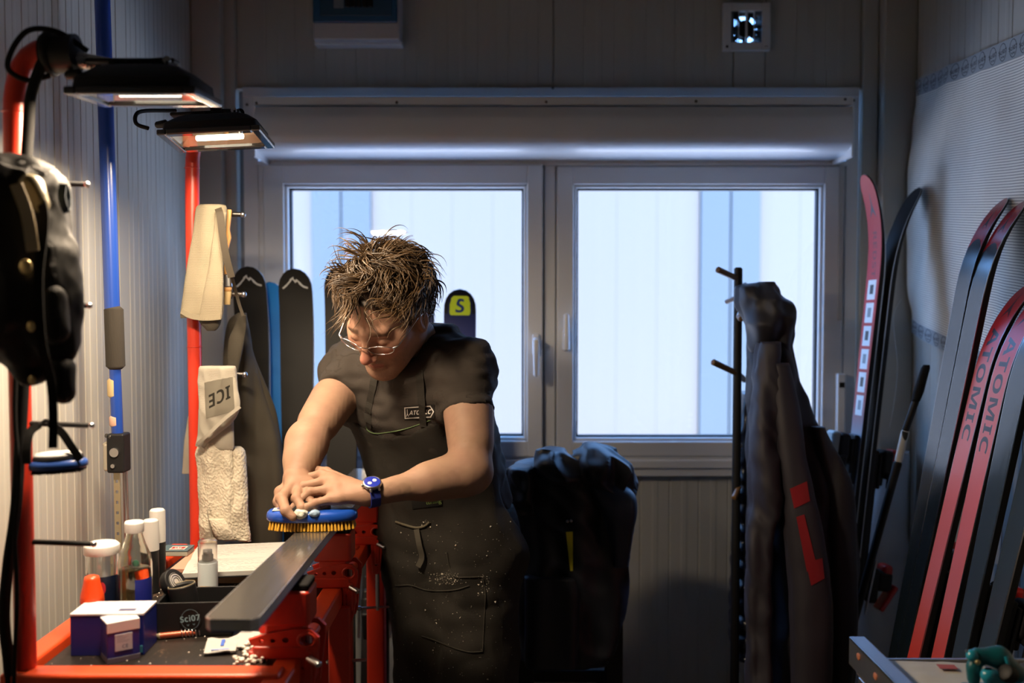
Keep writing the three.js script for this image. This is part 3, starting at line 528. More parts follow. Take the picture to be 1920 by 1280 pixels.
// ---------------------------------------------------------------- blue prop pole by the left wall
{
  const d = 2.2, o = thing('prop_pole', 'blue telescopic prop pole with dark foam grip leaning by the left wall', 'pole');
  const p = (x, y) => P(x, y, d);
  part('upper_tube', rod(p(190, -60), p(211, 600), 0.0165, 0.0165, 24), M.blue, o);
  part('lower_sleeve', rod(p(215, 670), p(221, 830), 0.0125, 0.0125, 24), M.blue, o);
  part('foam_grip', [rod(p(213, 574), p(217, 692), 0.0205, 0.0205, 24)], mat(lin(0.035, 0.03, 0.024), 0.95, 0, { bumpMap: roughTex, bumpScale: 0.001 }), o);
  part('sticker_remnant', [rod(p(213, 709), p(214, 745), 0.0128, 0.0128, 20)].map((g) => g.translate(-0.0008, 0, 0.001)), mat(lin(0.55, 0.42, 0.22), 0.8), o);
  part('sticker_remnant', rod(p(217, 778), p(218, 800), 0.0128, 0.0128, 20).translate(-0.001, 0, 0.001), mat(lin(0.65, 0.40, 0.30), 0.8), o);
  const c = part('clamp_block', between(X(203, d), X(236, d), Y(884, d), Y(811, d), -d - 0.02, -d + 0.022, 0.005), M.black, o);
  part('clamp_bolt', new THREE.CylinderGeometry(0.010, 0.010, 0.006, 20).rotateX(Math.PI / 2).translate(X(219, d), Y(845, d), -d + 0.024), M.steel, c);
  part('clamp_bolt', new THREE.CylinderGeometry(0.0045, 0.0045, 0.006, 16).rotateX(Math.PI / 2).translate(X(216, d), Y(870, d), -d + 0.024), M.steel, c);
  part('clamp_bolt', rod(p(202, 815).add(V(0, 0, 0.01)), p(216, 817).add(V(0, 0, 0.02)), 0.005), M.darkSteel, c);
  part('clamp_lever', [between(X(193, d), X(206, d), Y(882, d), Y(830, d), -d - 0.01, -d + 0.014, 0.006), beam(p(196, 834), p(214, 822), 0.008, 0.02, 0.003)], mat(lin(0.5, 0.46, 0.38), 0.4, 0.4), o);
  part('steel_tube', rod(p(231, 850), V(p(233, 990).x + 0.01, 0.01, -d), 0.0085, 0.0085, 20), M.steel, o);
  const a = p(219, 860), b = V(p(224, 1000).x + 0.004, 0.02, -d + 0.004), n = 46, holes = [], L = a.distanceTo(b);
  const s = new THREE.Shape([new THREE.Vector2(-0.007, 0), new THREE.Vector2(0.007, 0), new THREE.Vector2(0.007, L), new THREE.Vector2(-0.007, L)]);
  for (let i = 0; i < n; i++) { const h = new THREE.Path(), y = 0.02 + i * (L - 0.05) / n; h.moveTo(-0.0028, y); h.lineTo(-0.0028, y + 0.007); h.lineTo(0.0028, y + 0.007); h.lineTo(0.0028, y); s.holes.push(h); }
  part('ratchet_strip', align(new THREE.ExtrudeGeometry(s, { depth: 0.003, bevelEnabled: false }).translate(0, -L / 2, 0), b, a), mat(lin(0.5, 0.44, 0.30), 0.4, 0.7), o);
  part('foot_plate', new THREE.CylinderGeometry(0.045, 0.05, 0.02, 24).translate(X(230, d), 0.0, -d), M.black, o).position.y = 0.012;
  rebase(o, V(X(230, d), 0, -d));
}

// ---------------------------------------------------------------- black bag and strap brush on the near post
{
  const d = 1.452, o = thing('gear_bag', 'glossy black bag with straps and padded lobes hanging from the near lamp post', 'bag');
  const shiny = mat(lin(0.007, 0.0066, 0.0066), 0.55, 0, { specularIntensity: 0.35, bumpMap: roughTex, bumpScale: 0.002 });
  const q = (x, y, z = 0) => P(x, y, d + z);
  const caps = [[q(20, 380), q(30, 560), 0.085, 0.10], [q(40, 560), q(60, 690), 0.085, 0.034], [q(70, 370), q(75, 560, -0.02), 0.045, 0.055], [q(60, 352), q(95, 350), 0.02, 0.018], [q(95, 480, -0.02), q(105, 640, -0.02), 0.034, 0.028], [q(5, 400), q(-40, 560), 0.07, 0.09], [q(112, 560, -0.02), q(112, 650, -0.02), 0.02, 0.024]];
  const body = (p) => { const v = V(...p); let f = 9; for (const [a, b, ra, rb] of caps) f = smin(f, capsule(v, a, b, ra * 0.83, rb * 0.83), 0.03); return f + 0.006 * noise(v.x * 28, v.y * 14, v.z * 28) + 0.003 * noise(v.x * 70, v.y * 40, v.z * 60); };
  part('bag_body', uvBox(surfaceNet((x, y, z) => body([x, y, z]), V(-0.98, 1.28, -1.64), V(-0.6, 1.74, -1.36), 0.006)), shiny, o);
  const lobe = (a, b, r1, r2) => { const s = 0.006, lo = a.clone().min(b).addScalar(-Math.max(r1, r2) - 0.02), hi = a.clone().max(b).addScalar(Math.max(r1, r2) + 0.02); return uvBox(surfaceNet((x, y, z) => capsule(V(x, y, z), a, b, r1, r2) + 0.003 * noise(x * 50, y * 30, z * 50), lo, hi, s)); };
  part('padded_lobe', lobe(q(116, 690, -0.03), q(118, 735, -0.03), 0.019, 0.017), shiny, o);
  part('padded_lobe', lobe(q(98, 560, -0.05), q(104, 620, -0.05), 0.02, 0.02), shiny, o);
  const sf = V(0.3, 0, 1).normalize();
  part('shoulder_strap', strap([q(60, 340, -0.05), q(82, 400, -0.08), q(72, 520, -0.11), q(78, 640, -0.1), q(96, 720, -0.06), q(100, 790, -0.05), q(99, 840, -0.05)], 0.012, 0.003, sf, 50), M.blackRubber, o);
  part('shoulder_strap', strap([q(118, 345, -0.03), q(116, 372, -0.04), q(124, 395, -0.04), q(126, 365, -0.02), q(120, 345, -0.02)], 0.010, 0.003, sf, 30), mat(lin(0.015, 0.03, 0.05), 0.7), o);
  part('webbing_loop', strap([q(30, 345, -0.09), q(50, 400, -0.1), q(62, 470, -0.11)], 0.016, 0.003, sf), mat(lin(0.42, 0.33, 0.2), 0.6), o);
  part('top_panel', lobe(q(60, 350, -0.06), q(80, 385, -0.065), 0.018, 0.012), mat(lin(0.20, 0.16, 0.08), 0.5), o);
  for (const [x, y, s] of [[60, 712, 0.005], [48, 500, 0.009], [58, 612, 0.006]]) part('buckle', new THREE.IcosahedronGeometry(s, 2).scale(1, 1.2, 0.4).translate(q(x, y, -0.085).x, q(x, y, -0.085).y, q(x, y, -0.085).z), mat(lin(0.6, 0.45, 0.2), 0.25, 0.6), o);
  part('hanging_loop', tube([V(-0.766, Y(352, d), -1.56), V(-0.742, Y(338, d) + 0.006, -1.572), V(-0.73, Y(352, d), -1.56), V(-0.735, Y(370, d), -1.53)], 0.004, 30, 8), M.blackRubber, o);
  rebase(o, q(50, 720));
}
{
  const d = 1.55, at = P(111, 884, d), o = bristleBrush('strap_brush', 'blue and white strapped oval brush hanging from a near post peg', mat(lin(0.014, 0.05, 0.22), 0.35, 0, { clearcoat: 0.4 }), M.blackRubber, 0.088, 0.05, 0.004, 0.016);
  o.position.copy(at); o.rotation.set(0, 0.1, 0.06);
  const loc = (x, y, z = 0) => V((x - 111) * d / FPX, (884 - y) * d / FPX, z);
  part('felt_top', gridMesh([0.0245, 0.034].map((y, j) => Array.from({ length: 40 }, (_, i) => { const a = i / 40 * 6.2832; return V(Math.cos(a) * (0.039 - j * 0.006), y - 0.003, -Math.sin(a) * (0.022 - j * 0.005)); })), true, true), mat(lin(0.6, 0.6, 0.62), 0.8), o);
  part('hand_strap', strap([loc(62, 862, 0.018), loc(64, 830, 0.016), loc(70, 803, 0.01), loc(84, 792, 0.004)], 0.012, 0.003, V(0, 0, 1)), M.blackRubber, o);
  part('hand_strap', strap([loc(158, 862, 0.016), loc(142, 835, 0.014), loc(125, 808, 0.01), loc(104, 792, 0.004)], 0.012, 0.003, V(0, 0, 1)), M.blackRubber, o);
  part('cord_loop', tube([loc(84, 793, 0.004), loc(95, 785.5, 0), loc(106, 793, 0.004)], 0.0028, 16, 8), M.blackRubber, o);
}

// ---------------------------------------------------------------- cloths and tools on the far post
{
  const knit = mat(lin(0.29, 0.25, 0.175), 0.95, 0, { bumpMap: weaveTex, bumpScale: 0.0016 });
  const o = thing('woven_cloth', 'beige woven cloth sleeve with dark cuff hanging from the top far peg', 'cloth');
  part('cloth_front', loft([[384, 372, 420, 2.335, 0.03], [392, 366, 426, 2.33, 0.034], [430, 361, 425, 2.325, 0.03], [490, 352, 420, 2.32, 0.026], [550, 345, 418, 2.318, 0.03], [585, 340, 417, 2.316, 0.032], [596, 340, 415, 2.318, 0.026]], { fold: 0.010, freq: 24, stretch: 3 }), knit, o);
  part('folded_edge', loft([[398, 404, 424, 2.312, 0.012], [460, 398, 420, 2.305, 0.014], [530, 386, 418, 2.300, 0.014], [590, 374, 416, 2.298, 0.014], [599, 376, 415, 2.3, 0.01]], { fold: 0.004, steps: 24, n: 28 }), knit, o);
  part('dark_cuff', loft([[588, 372, 416, 2.318, 0.03], [604, 375, 414, 2.318, 0.03], [614, 383, 410, 2.318, 0.024], [620, 388, 404, 2.318, 0.014]], { steps: 14, n: 30, fold: 0.004 }), mat(lin(0.09, 0.078, 0.06), 0.95, 0, { bumpMap: weaveTex, bumpScale: 0.0016 }), o);
  part('hem', strap([P(341, 583, 2.303), P(358, 592, 2.297), P(385, 596, 2.292), P(414, 594, 2.295)], 0.012, 0.006), knit, o);
  rebase(o, P(385, 615, 2.32));
}
{
  const d = 2.345, q = (x, y, z = 0) => P(x, y, d + z), o = thing('paint_brush', 'flat wooden paint brush hanging beside the beige cloth', 'brush');
  const fl = (rows) => gridMesh(rows.map(([y, l, r, t]) => { const A = q(l, y), B = q(r, y), c = A.clone().add(B).multiplyScalar(0.5), a = A.distanceTo(B) / 2; return Array.from({ length: 20 }, (_, i) => { const w = i / 20 * 6.2832, cx = Math.cos(w), sx = Math.sin(w); return V(c.x + Math.sign(cx) * Math.abs(cx) ** 0.7 * a, c.y, c.z + Math.sign(sx) * Math.abs(sx) ** 0.7 * t / 2); }); }), true, true);
  part('handle', fl([[393, 425, 434, 0.006], [396, 423, 435, 0.009], [430, 424, 431, 0.010], [445, 423, 434, 0.011], [470, 421, 428, 0.011], [490, 419, 430, 0.012], [505, 417, 434, 0.013], [516, 417, 436, 0.014]]), M.wood, o);
  part('ferrule', fl([[514, 416.5, 436, 0.0155], [517, 416.5, 436, 0.016], [536, 416.5, 436, 0.016], [538, 417, 435.5, 0.0155]]), M.steel, o);
  part('wood_collar', fl([[538, 417, 435, 0.014], [546, 418, 434, 0.014]]), M.wood, o);
  part('bristles', fl([[545, 418, 434, 0.013], [560, 418, 433, 0.012], [571, 420, 432, 0.006]]), mat(lin(0.5, 0.36, 0.17), 0.9, 0, { bumpMap: roughTex, bumpScale: 0.002 }), o);
  rebase(o, q(426, 571));
}
{
  const o = thing('spare_apron', 'dark olive work apron hanging by its neck strap from the far post', 'apron');
  const cl = mat(lin(0.036, 0.030, 0.020), 0.85, 0, { bumpMap: weaveTex, bumpScale: 0.0006 });
  part('neck_strap', strap([P(409, 391, 2.30), P(412, 400, 2.29), P(416, 430, 2.285), P(424, 480, 2.285), P(434, 520, 2.29)], 0.016, 0.003, V(0.2, 0, 1)), mat(lin(0.03, 0.022, 0.012), 0.8), o);
  part('neck_strap', strap([P(434, 516, 2.292), P(443, 550, 2.33), P(450, 575, 2.335), P(456, 592, 2.335)], 0.007, 0.003, V(0.2, 0, 1)), mat(lin(0.03, 0.022, 0.012), 0.8), o);
  part('apron_cloth', loft([[586, 446, 461, 2.455, 0.03], [600, 430, 463, 2.455, 0.045], [640, 424, 472, 2.460, 0.06], [690, 424, 487, 2.465, 0.07], [740, 430, 502, 2.470, 0.075], [800, 436, 519, 2.475, 0.08], [850, 445, 528, 2.475, 0.08], [930, 452, 533, 2.475, 0.08], [1000, 460, 530, 2.475, 0.08], [1075, 466, 526, 2.475, 0.07]], { steps: 70, n: 70, fold: 0.026, freq: 22, stretch: 1.1, seedZ: 3 }), cl, o);
  part('folded_bib', loft([[590, 449, 462, 2.375, 0.01], [618, 436, 462, 2.372, 0.014], [640, 428, 458, 2.368, 0.014], [700, 425, 446, 2.365, 0.014], [740, 428, 438, 2.365, 0.008]], { fold: 0.008, steps: 26, n: 30 }), cl, o);
  part('green_label', between(X(425, 2.36), X(434, 2.36), Y(560, 2.36), Y(545, 2.36), -2.372, -2.369, 0.001), M.blackCloth, o);
  rebase(o, P(490, 1075, 2.42));
}
{
  const o = thing('printed_towel', 'off-white folded towel printed with upside-down letters on the lowest far peg', 'towel');
  const cl = mat(lin(0.40, 0.37, 0.31), 0.95, 0, { bumpMap: weaveTex, bumpScale: 0.0012 }), d = 2.318;
  const iceTex = canvasTex(256, 256, (c, w, h) => { c.clearRect(0, 0, w, h); c.fillStyle = '#efe6d4'; c.fillRect(0, 0, w, h); c.translate(w * 0.5, h * 0.5); c.rotate(Math.PI - 0.2); c.font = 'bold 132px sans-serif'; c.fillStyle = '#3f3a2c'; c.textAlign = 'center'; c.textBaseline = 'middle'; c.transform(1, 0, -0.22, 1, 0, 0); c.fillText('ICE', 0, 4); });
  const tf = part('towel_front', loft([[686, 374, 440, d, 0.03], [694, 371, 442, d - 0.004, 0.034], [730, 372, 446, d - 0.008, 0.026], [760, 374, 451, d - 0.012, 0.024], [790, 372, 436, d - 0.01, 0.02], [822, 370, 398, d - 0.008, 0.02], [836, 368, 384, d - 0.008, 0.012]], { fold: 0.006, steps: 60, n: 60, wrinkle: 0.002, ridge: 0.004, rf: 24 }), cl, o);
  part('towel_corner', loft([[780, 374, 437, d + 0.02, 0.02], [820, 376, 438, d + 0.016, 0.024], [836, 378, 438, d + 0.016, 0.02], [843, 386, 436, d + 0.016, 0.01]], { fold: 0.006, steps: 20, n: 40 }), cl, o);
  part('back_flap', loft([[780, 352, 372, d + 0.09, 0.012], [830, 346, 366, d + 0.09, 0.014], [888, 340, 358, d + 0.09, 0.012]], { fold: 0.004, steps: 20, n: 24 }), cl, o);
  part('hem_fold', strap([P(370, 832, d - 0.018), P(386, 818, d - 0.03), P(420, 786, d - 0.032), P(450, 762, d - 0.03)], 0.008, 0.003), cl, o);
  printOn('printed_letters', [tf], [[383, 717], [436, 706], [440, 770], [386, 784]], 14, 14, mat(lin(0.48, 0.48, 0.46), 0.95, 0, { map: iceTex, bumpMap: weaveTex, bumpScale: 0.001 }), o, 0.0008);
  rebase(o, P(400, 845, d));
}
{
  const o = thing('terry_towel', 'fluffy off-white terry towel hanging below the printed towel', 'towel');
  const cl = mat(lin(0.56, 0.51, 0.41), 1, 0, { bumpMap: terryTex, bumpScale: 0.0022, sheen: 0.4, sheenColor: lin(0.6, 0.55, 0.45) });
  part('towel_panel', loft([[828, 372, 436, 2.345, 0.03], [850, 366, 440, 2.343, 0.035], [900, 368, 442, 2.342, 0.035], [960, 371, 446, 2.34, 0.036], [1002, 374, 452, 2.34, 0.03], [1012, 378, 462, 2.34, 0.016]], { fold: 0.016, freq: 30, steps: 150, n: 170, seedZ: 8, wrinkle: 0.0018, wf: 300, ridge: 0.005, rf: 16 }), cl, o);
  part('towel_roll', loft([[838, 436, 452, 2.36, 0.03], [850, 432, 459, 2.358, 0.036], [900, 428, 463, 2.354, 0.036], [960, 430, 466, 2.35, 0.034], [1000, 440, 469, 2.35, 0.026], [1014, 452, 470, 2.35, 0.014]], { fold: 0.008, steps: 150, n: 110, seedZ: 12, wrinkle: 0.0018, wf: 300, ridge: 0.004, rf: 18 }), cl, o);
  part('towel_hem', loft([[972, 392, 420, 2.316, 0.012], [985, 396, 428, 2.312, 0.014], [1000, 402, 436, 2.312, 0.014], [1012, 410, 440, 2.314, 0.008]], { fold: 0.003, steps: 16, n: 24 }), cl, o);
  part('loose_thread', [tube([P(392, 950, 2.315), P(396, 958, 2.31), P(390, 955, 2.31), P(393, 985, 2.31), P(398, 1005, 2.31)], 0.0008, 30, 6), tube([P(441, 985, 2.32), P(443, 996, 2.318), P(441, 1008, 2.318)], 0.0008, 16, 6)][0], cl, o);
  rebase(o, P(415, 1012, 2.34));
}

// ---------------------------------------------------------------- things on the bench
const onBench = (px, py) => { const d = depthAt(py, BY); return V(X(px, d), BY, -d); };
const labelTex = canvasTex(128, 128, (c, w, h) => { c.fillStyle = '#b9c4d2'; c.fillRect(0, 0, w, h); c.strokeStyle = '#7f8ea5'; c.lineWidth = 3; for (let i = 0; i < 6; i++) { c.beginPath(); c.moveTo(14, 16 + i * 9); c.lineTo(60 + (i * 37) % 50, 16 + i * 9); c.stroke(); } c.font = 'bold 40px sans-serif'; c.fillStyle = '#66759a'; c.fillText('CE', 50, 110); });
{
  const a = onBench(203, 1229), o = thing('cardboard_box', 'larger blue carton with white lid lying on the bench behind the small one', 'box', V(a.x - 0.012, BY, a.z - 0.035)), w = 0.122;
  part('carton', box(w, 0.068, 0.07, 0.0015).translate(0, 0.034, 0), mat(lin(0.008, 0.022, 0.22), 0.4), o);
  part('lid_panel', box(w + 0.001, 0.004, 0.071, 0.001).translate(0, 0.070, 0), mat(lin(0.62, 0.62, 0.66), 0.5), o);
  part('teal_label', box(0.03, 0.012, 0.001, 0.0004).translate(0.044, 0.011, 0.0353), mat(lin(0.04, 0.22, 0.32), 0.5), o);
  part('lid_print', box(0.028, 0.0006, 0.012, 0.0002).translate(0.028, 0.0722, 0.016), mat(lin(0.08, 0.08, 0.16), 0.6), o);
  o.rotation.y = 0.04;
}
{
  const a = onBench(207, 1245), o = thing('cardboard_box', 'small blue carton with white top and grey square label in front', 'box', V(a.x - 0.004, BY, a.z - 0.03)), w = 0.052;
  part('carton', box(w, 0.066, 0.042, 0.0015).translate(0, 0.033, 0), mat(lin(0.010, 0.022, 0.24), 0.4), o);
  part('lid_panel', [box(w + 0.001, 0.003, 0.043, 0.001).translate(0, 0.0672, 0), box(w + 0.0006, 0.017, 0.001, 0.0004).translate(0, 0.0595, 0.0212)], mat(lin(0.7, 0.7, 0.74), 0.5), o);
  const g = box(0.028, 0.028, 0.0008, 0.0003).translate(0, 0.033, 0.0214); const p = g.attributes.position, uv = g.attributes.uv; for (let i = 0; i < p.count; i++) uv.setXY(i, (p.getX(i) + 0.014) / 0.028, (p.getY(i) - 0.019) / 0.028);
  part('square_label', g, mat(0xffffff, 0.5, 0, { map: labelTex }), o);
  part('foot_band', box(w + 0.0008, 0.009, 0.0428, 0.0005).translate(0, 0.0046, 0), mat(lin(0.12, 0.12, 0.17), 0.5), o);
  o.rotation.y = 0.62;
}
{ // clear bottle with white cap
  const o = thing('plastic_bottle', 'tall clear bottle with white cap and yellowish liquid behind the blue cartons', 'bottle', V(X(246, 1.79), BY, -1.79)), R = 0.030;
  const glass = mat(lin(0.95, 0.95, 0.88), 0.05, 0, { transmission: 1, thickness: 0.003, ior: 1.45 });
  const outer = [[0, 0.001], [R - 0.004, 0], [R, 0.005], [R, 0.12], [R - 0.003, 0.138], [R - 0.010, 0.155], [0.0165, 0.167], [0.0145, 0.173], [0.0145, 0.184]];
  part('bottle_shell', lathe([...outer, ...outer.slice(1).reverse().map(([r, y]) => [r - 0.0015, y > 0.003 ? y : 0.003]), [0, 0.003]]), glass, o);
  part('liquid', lathe([[0, 0.004], [R - 0.006, 0.004], [R - 0.0022, 0.008], [R - 0.0022, 0.112], [0, 0.112]]), mat(lin(0.95, 0.9, 0.72), 0.02, 0, { transmission: 1, thickness: 0.05, ior: 1.33, attenuationColor: lin(0.55, 0.48, 0.25), attenuationDistance: 0.07 }), o);
  part('cap', lathe([[0.0152, 0.178], [0.0168, 0.179], [0.0172, 0.194], [0.0155, 0.198], [0, 0.199]]), M.white, o);
  part('blue_label', new THREE.CylinderGeometry(R + 0.0005, R + 0.0005, 0.045, 32, 1, true, 0.35, 1.2).translate(0, 0.075, 0), mat(lin(0.01, 0.02, 0.25), 0.5), o);
  part('round_mark', new THREE.SphereGeometry(0.006, 16, 10).scale(1, 1, 0.12).translate(0.012, 0.128, 0.0268), mat(lin(0.03, 0.12, 0.07), 0.5), o);
}
{ // clear jar with white screw lid
  const o = thing('plastic_jar', 'clear jar with white screw lid and dark blue label behind the red cap', 'jar', V(X(184, 1.80), BY, -1.80)), R = 0.0285;
  const outer = [[0, 0.001], [R - 0.004, 0], [R, 0.005], [R, 0.14], [R - 0.003, 0.146]];
  part('jar_shell', lathe([...outer, ...outer.slice(1).reverse().map(([r, y]) => [r - 0.0015, y > 0.003 ? y : 0.003]), [0, 0.003]]), mat(lin(0.95, 0.95, 0.93), 0.05, 0, { transmission: 1, thickness: 0.003, ior: 1.45 }), o);
  const tex = canvasTex(512, 256, (c, w, h) => { c.fillStyle = '#0d1830'; c.fillRect(0, 0, w, h); c.fillStyle = '#2c6f9a'; c.fillRect(190, 0, 60, h); c.fillStyle = '#e0a53c'; c.font = 'bold 44px sans-serif'; c.fillText('Wax', 150, 70); c.fillStyle = '#c22a35'; c.beginPath(); c.arc(310, 60, 34, 0, 7); c.fill(); c.fillStyle = '#d8dce0'; c.font = '56px sans-serif'; c.fillText('fiber', 170, 190); });
  part('printed_label', new THREE.CylinderGeometry(R + 0.0006, R + 0.0006, 0.09, 48, 1, true, -1.7, 3.4).translate(0, 0.055, 0), mat(0xffffff, 0.4, 0, { map: tex }), o);
  part('contents', lathe([[0, 0.004], [R - 0.003, 0.004], [R - 0.003, 0.085], [0, 0.088]]), mat(lin(0.05, 0.06, 0.09), 0.8), o);
  part('lid', lathe([[R - 0.001, 0.137], [R + 0.0025, 0.1375], [R + 0.003, 0.152], [R + 0.001, 0.1535], [R - 0.002, 0.1565], [0, 0.157]]), mat(lin(0.72, 0.70, 0.67), 0.35), o);
}
{
  const o = thing('nozzle_bottle', 'small bottle with a flared orange-red cap behind the blue cartons', 'bottle', V(X(164, 1.735), BY, -1.735));
  part('bottle_body', lathe([[0, 0], [0.017, 0], [0.019, 0.004], [0.019, 0.066], [0.016, 0.07], [0, 0.071]]), mat(lin(0.5, 0.1, 0.05), 0.4), o);
  part('flared_cap', lathe([[0.0195, 0.067], [0.0205, 0.069], [0.0195, 0.08], [0.0145, 0.1], [0.0135, 0.107], [0.012, 0.112], [0.006, 0.1145], [0, 0.115]]), mat(lin(0.82, 0.07, 0.01), 0.35, 0, { transmission: 0.15 }), o);
}
[[277, 2.02, 0.150, 'nearer white-capped black spray tin behind the clear bottle'], [290, 2.06, 0.163, 'taller white-capped black spray tin nearest the brown box']].forEach(([px, d, h, label], i) => {
  const o = thing('spray_tin', label, 'spray can', V(X(px, d), BY, -d), 'spray tins'), R = 0.0155;
  part('tin_body', lathe([[0, 0], [R - 0.001, 0], [R, 0.002], [R, h * 0.58], [R - 0.001, h * 0.58 + 0.002], [0, h * 0.585]]), M.black, o);
  part('cap', lathe([[R - 0.0006, h * 0.58], [R + 0.0008, h * 0.582], [R + 0.0006, h - 0.004], [R - 0.003, h], [0, h + 0.001]]), M.white, o);
});
{
  const o = thing('pump_bottle', 'frosted white pump bottle with clear cap beside the open notebook', 'bottle', V(X(384, 1.955), BY, -1.955)), R = 0.0195;
  part('bottle_body', lathe([[0, 0], [R - 0.001, 0], [R, 0.002], [R, 0.079], [R - 0.002, 0.082], [0, 0.083]]), mat(lin(0.60, 0.68, 0.72), 0.4, 0, { clearcoat: 0.3 }), o);
  const pu = part('pump', lathe([[0.011, 0.083], [0.011, 0.094], [0.009, 0.095], [0.009, 0.104], [0, 0.105]]), mat(lin(0.45, 0.46, 0.46), 0.4), o);
  part('nozzle', box(0.008, 0.006, 0.014, 0.002).translate(0, 0.1, 0.008), mat(lin(0.45, 0.46, 0.46), 0.4), pu);
  part('clear_cap', lathe([[R - 0.0008, 0.079], [R - 0.0008, 0.121], [R - 0.004, 0.125], [0, 0.1255], [0, 0.1245], [R - 0.0045, 0.1238], [R - 0.0018, 0.12], [R - 0.0018, 0.0795]]), mat(lin(0.95, 0.93, 0.9), 0.12, 0, { transmission: 1, thickness: 0.001, ior: 1.4 }), o);
}
{ // wooden-pink box that carries the notebook
  const o = thing('storage_box', 'flat pinkish brown box under the open notebook', 'box', V(-0.625, BY, -2.165));
  part('box_body', box(0.19, 0.022, 0.17, 0.002).translate(0.0, 0.011, 0), mat(lin(0.36, 0.25, 0.15), 0.6), o);
  part('box_lid', box(0.192, 0.010, 0.172, 0.002).translate(0, 0.0275, 0), mat(lin(0.60, 0.30, 0.21), 0.6), o);
  const c = thing('card_case', 'small clear-topped case with red print left of the notebook', 'case', V(X(326, 2.20), BY + 0.033, -2.20));
  part('case_body', box(0.062, 0.010, 0.05, 0.002).translate(0, 0.005, 0), mat(lin(0.35, 0.36, 0.30), 0.5), c);
  part('case_lid', box(0.063, 0.004, 0.051, 0.0015).translate(0, 0.012, 0), mat(lin(0.10, 0.16, 0.18), 0.15), c);
  part('printed_card', box(0.034, 0.001, 0.026, 0.0003).translate(0.006, 0.0144, 0.006), mat(0xffffff, 0.6, 0, { map: canvasTex(128, 96, (x, w, h) => { x.fillStyle = '#d9cfc4'; x.fillRect(0, 0, w, h); x.fillStyle = '#a01818'; x.fillRect(8, 18, 112, 60); x.fillStyle = '#eee'; x.font = 'bold 44px sans-serif'; x.fillText('ski', 30, 64); }) }), c);
}
{
  const o = thing('open_notebook', 'open notebook with handwritten pages on the brown box', 'notebook', V(-0.592, BY + 0.034, -2.125)); o.rotation.y = 0.17;
  const tex = canvasTex(512, 512, (c, w, h) => { c.fillStyle = '#efebe4'; c.fillRect(0, 0, w, h); c.strokeStyle = '#b9b2b0'; c.lineWidth = 1.5; for (let i = 0; i < 26; i++) { c.beginPath(); c.moveTo(10, 14 + i * 19); c.lineTo(w - 10, 14 + i * 19); c.stroke(); } c.strokeStyle = '#6d6874'; c.lineWidth = 2.5; let s = 5; const r = () => (s = (s * 16807) % 2147483647) / 2147483647; for (let i = 2; i < 24; i++) { let x = 30 + r() * 30; const e = 200 + r() * 250; c.beginPath(); c.moveTo(x, 12 + i * 19); while (x < e) { x += 4 + r() * 6; r() > 0.8 ? c.moveTo(x += 8, 12 + i * 19) : c.lineTo(x, 12 + i * 19 - r() * 10); } c.stroke(); } });
  part('cover', box(0.197, 0.003, 0.24, 0.001).translate(0, 0.0015, 0), M.black, o);
  const half = (s) => { const rows = []; for (let j = 0; j <= 12; j++) { const t = j / 12, z = s * t * 0.117, y = 0.010 + 0.005 * Math.sin(Math.min(1, t * 2.2) * Math.PI * 0.5) - 0.004 * t; rows.push([V(-0.096, 0.003, z), V(-0.096, y, z), V(0.096, y, z), V(0.096, 0.003, z)]); } return toCreasedNormals(gridMesh(rows, true, true), 0.4); };
  part('page_block', half(1), M.paper, o); part('page_block', half(-1), M.paper, o);
  const sheet = (s) => { const rows = []; for (let j = 0; j <= 12; j++) { const t = j / 12, z = s * t * 0.1165, y = 0.0104 + 0.005 * Math.sin(Math.min(1, t * 2.2) * Math.PI * 0.5) - 0.004 * t; rows.push([V(-0.0955, y, z), V(0.0955, y, z)]); } return gridMesh(rows, false, false, true); };
  part('written_page', sheet(1), mat(lin(0.55, 0.55, 0.545), 0.85, 0, { map: tex }), o); part('written_page', sheet(-1), mat(lin(0.55, 0.55, 0.545), 0.85, 0, { map: tex }), o);
}
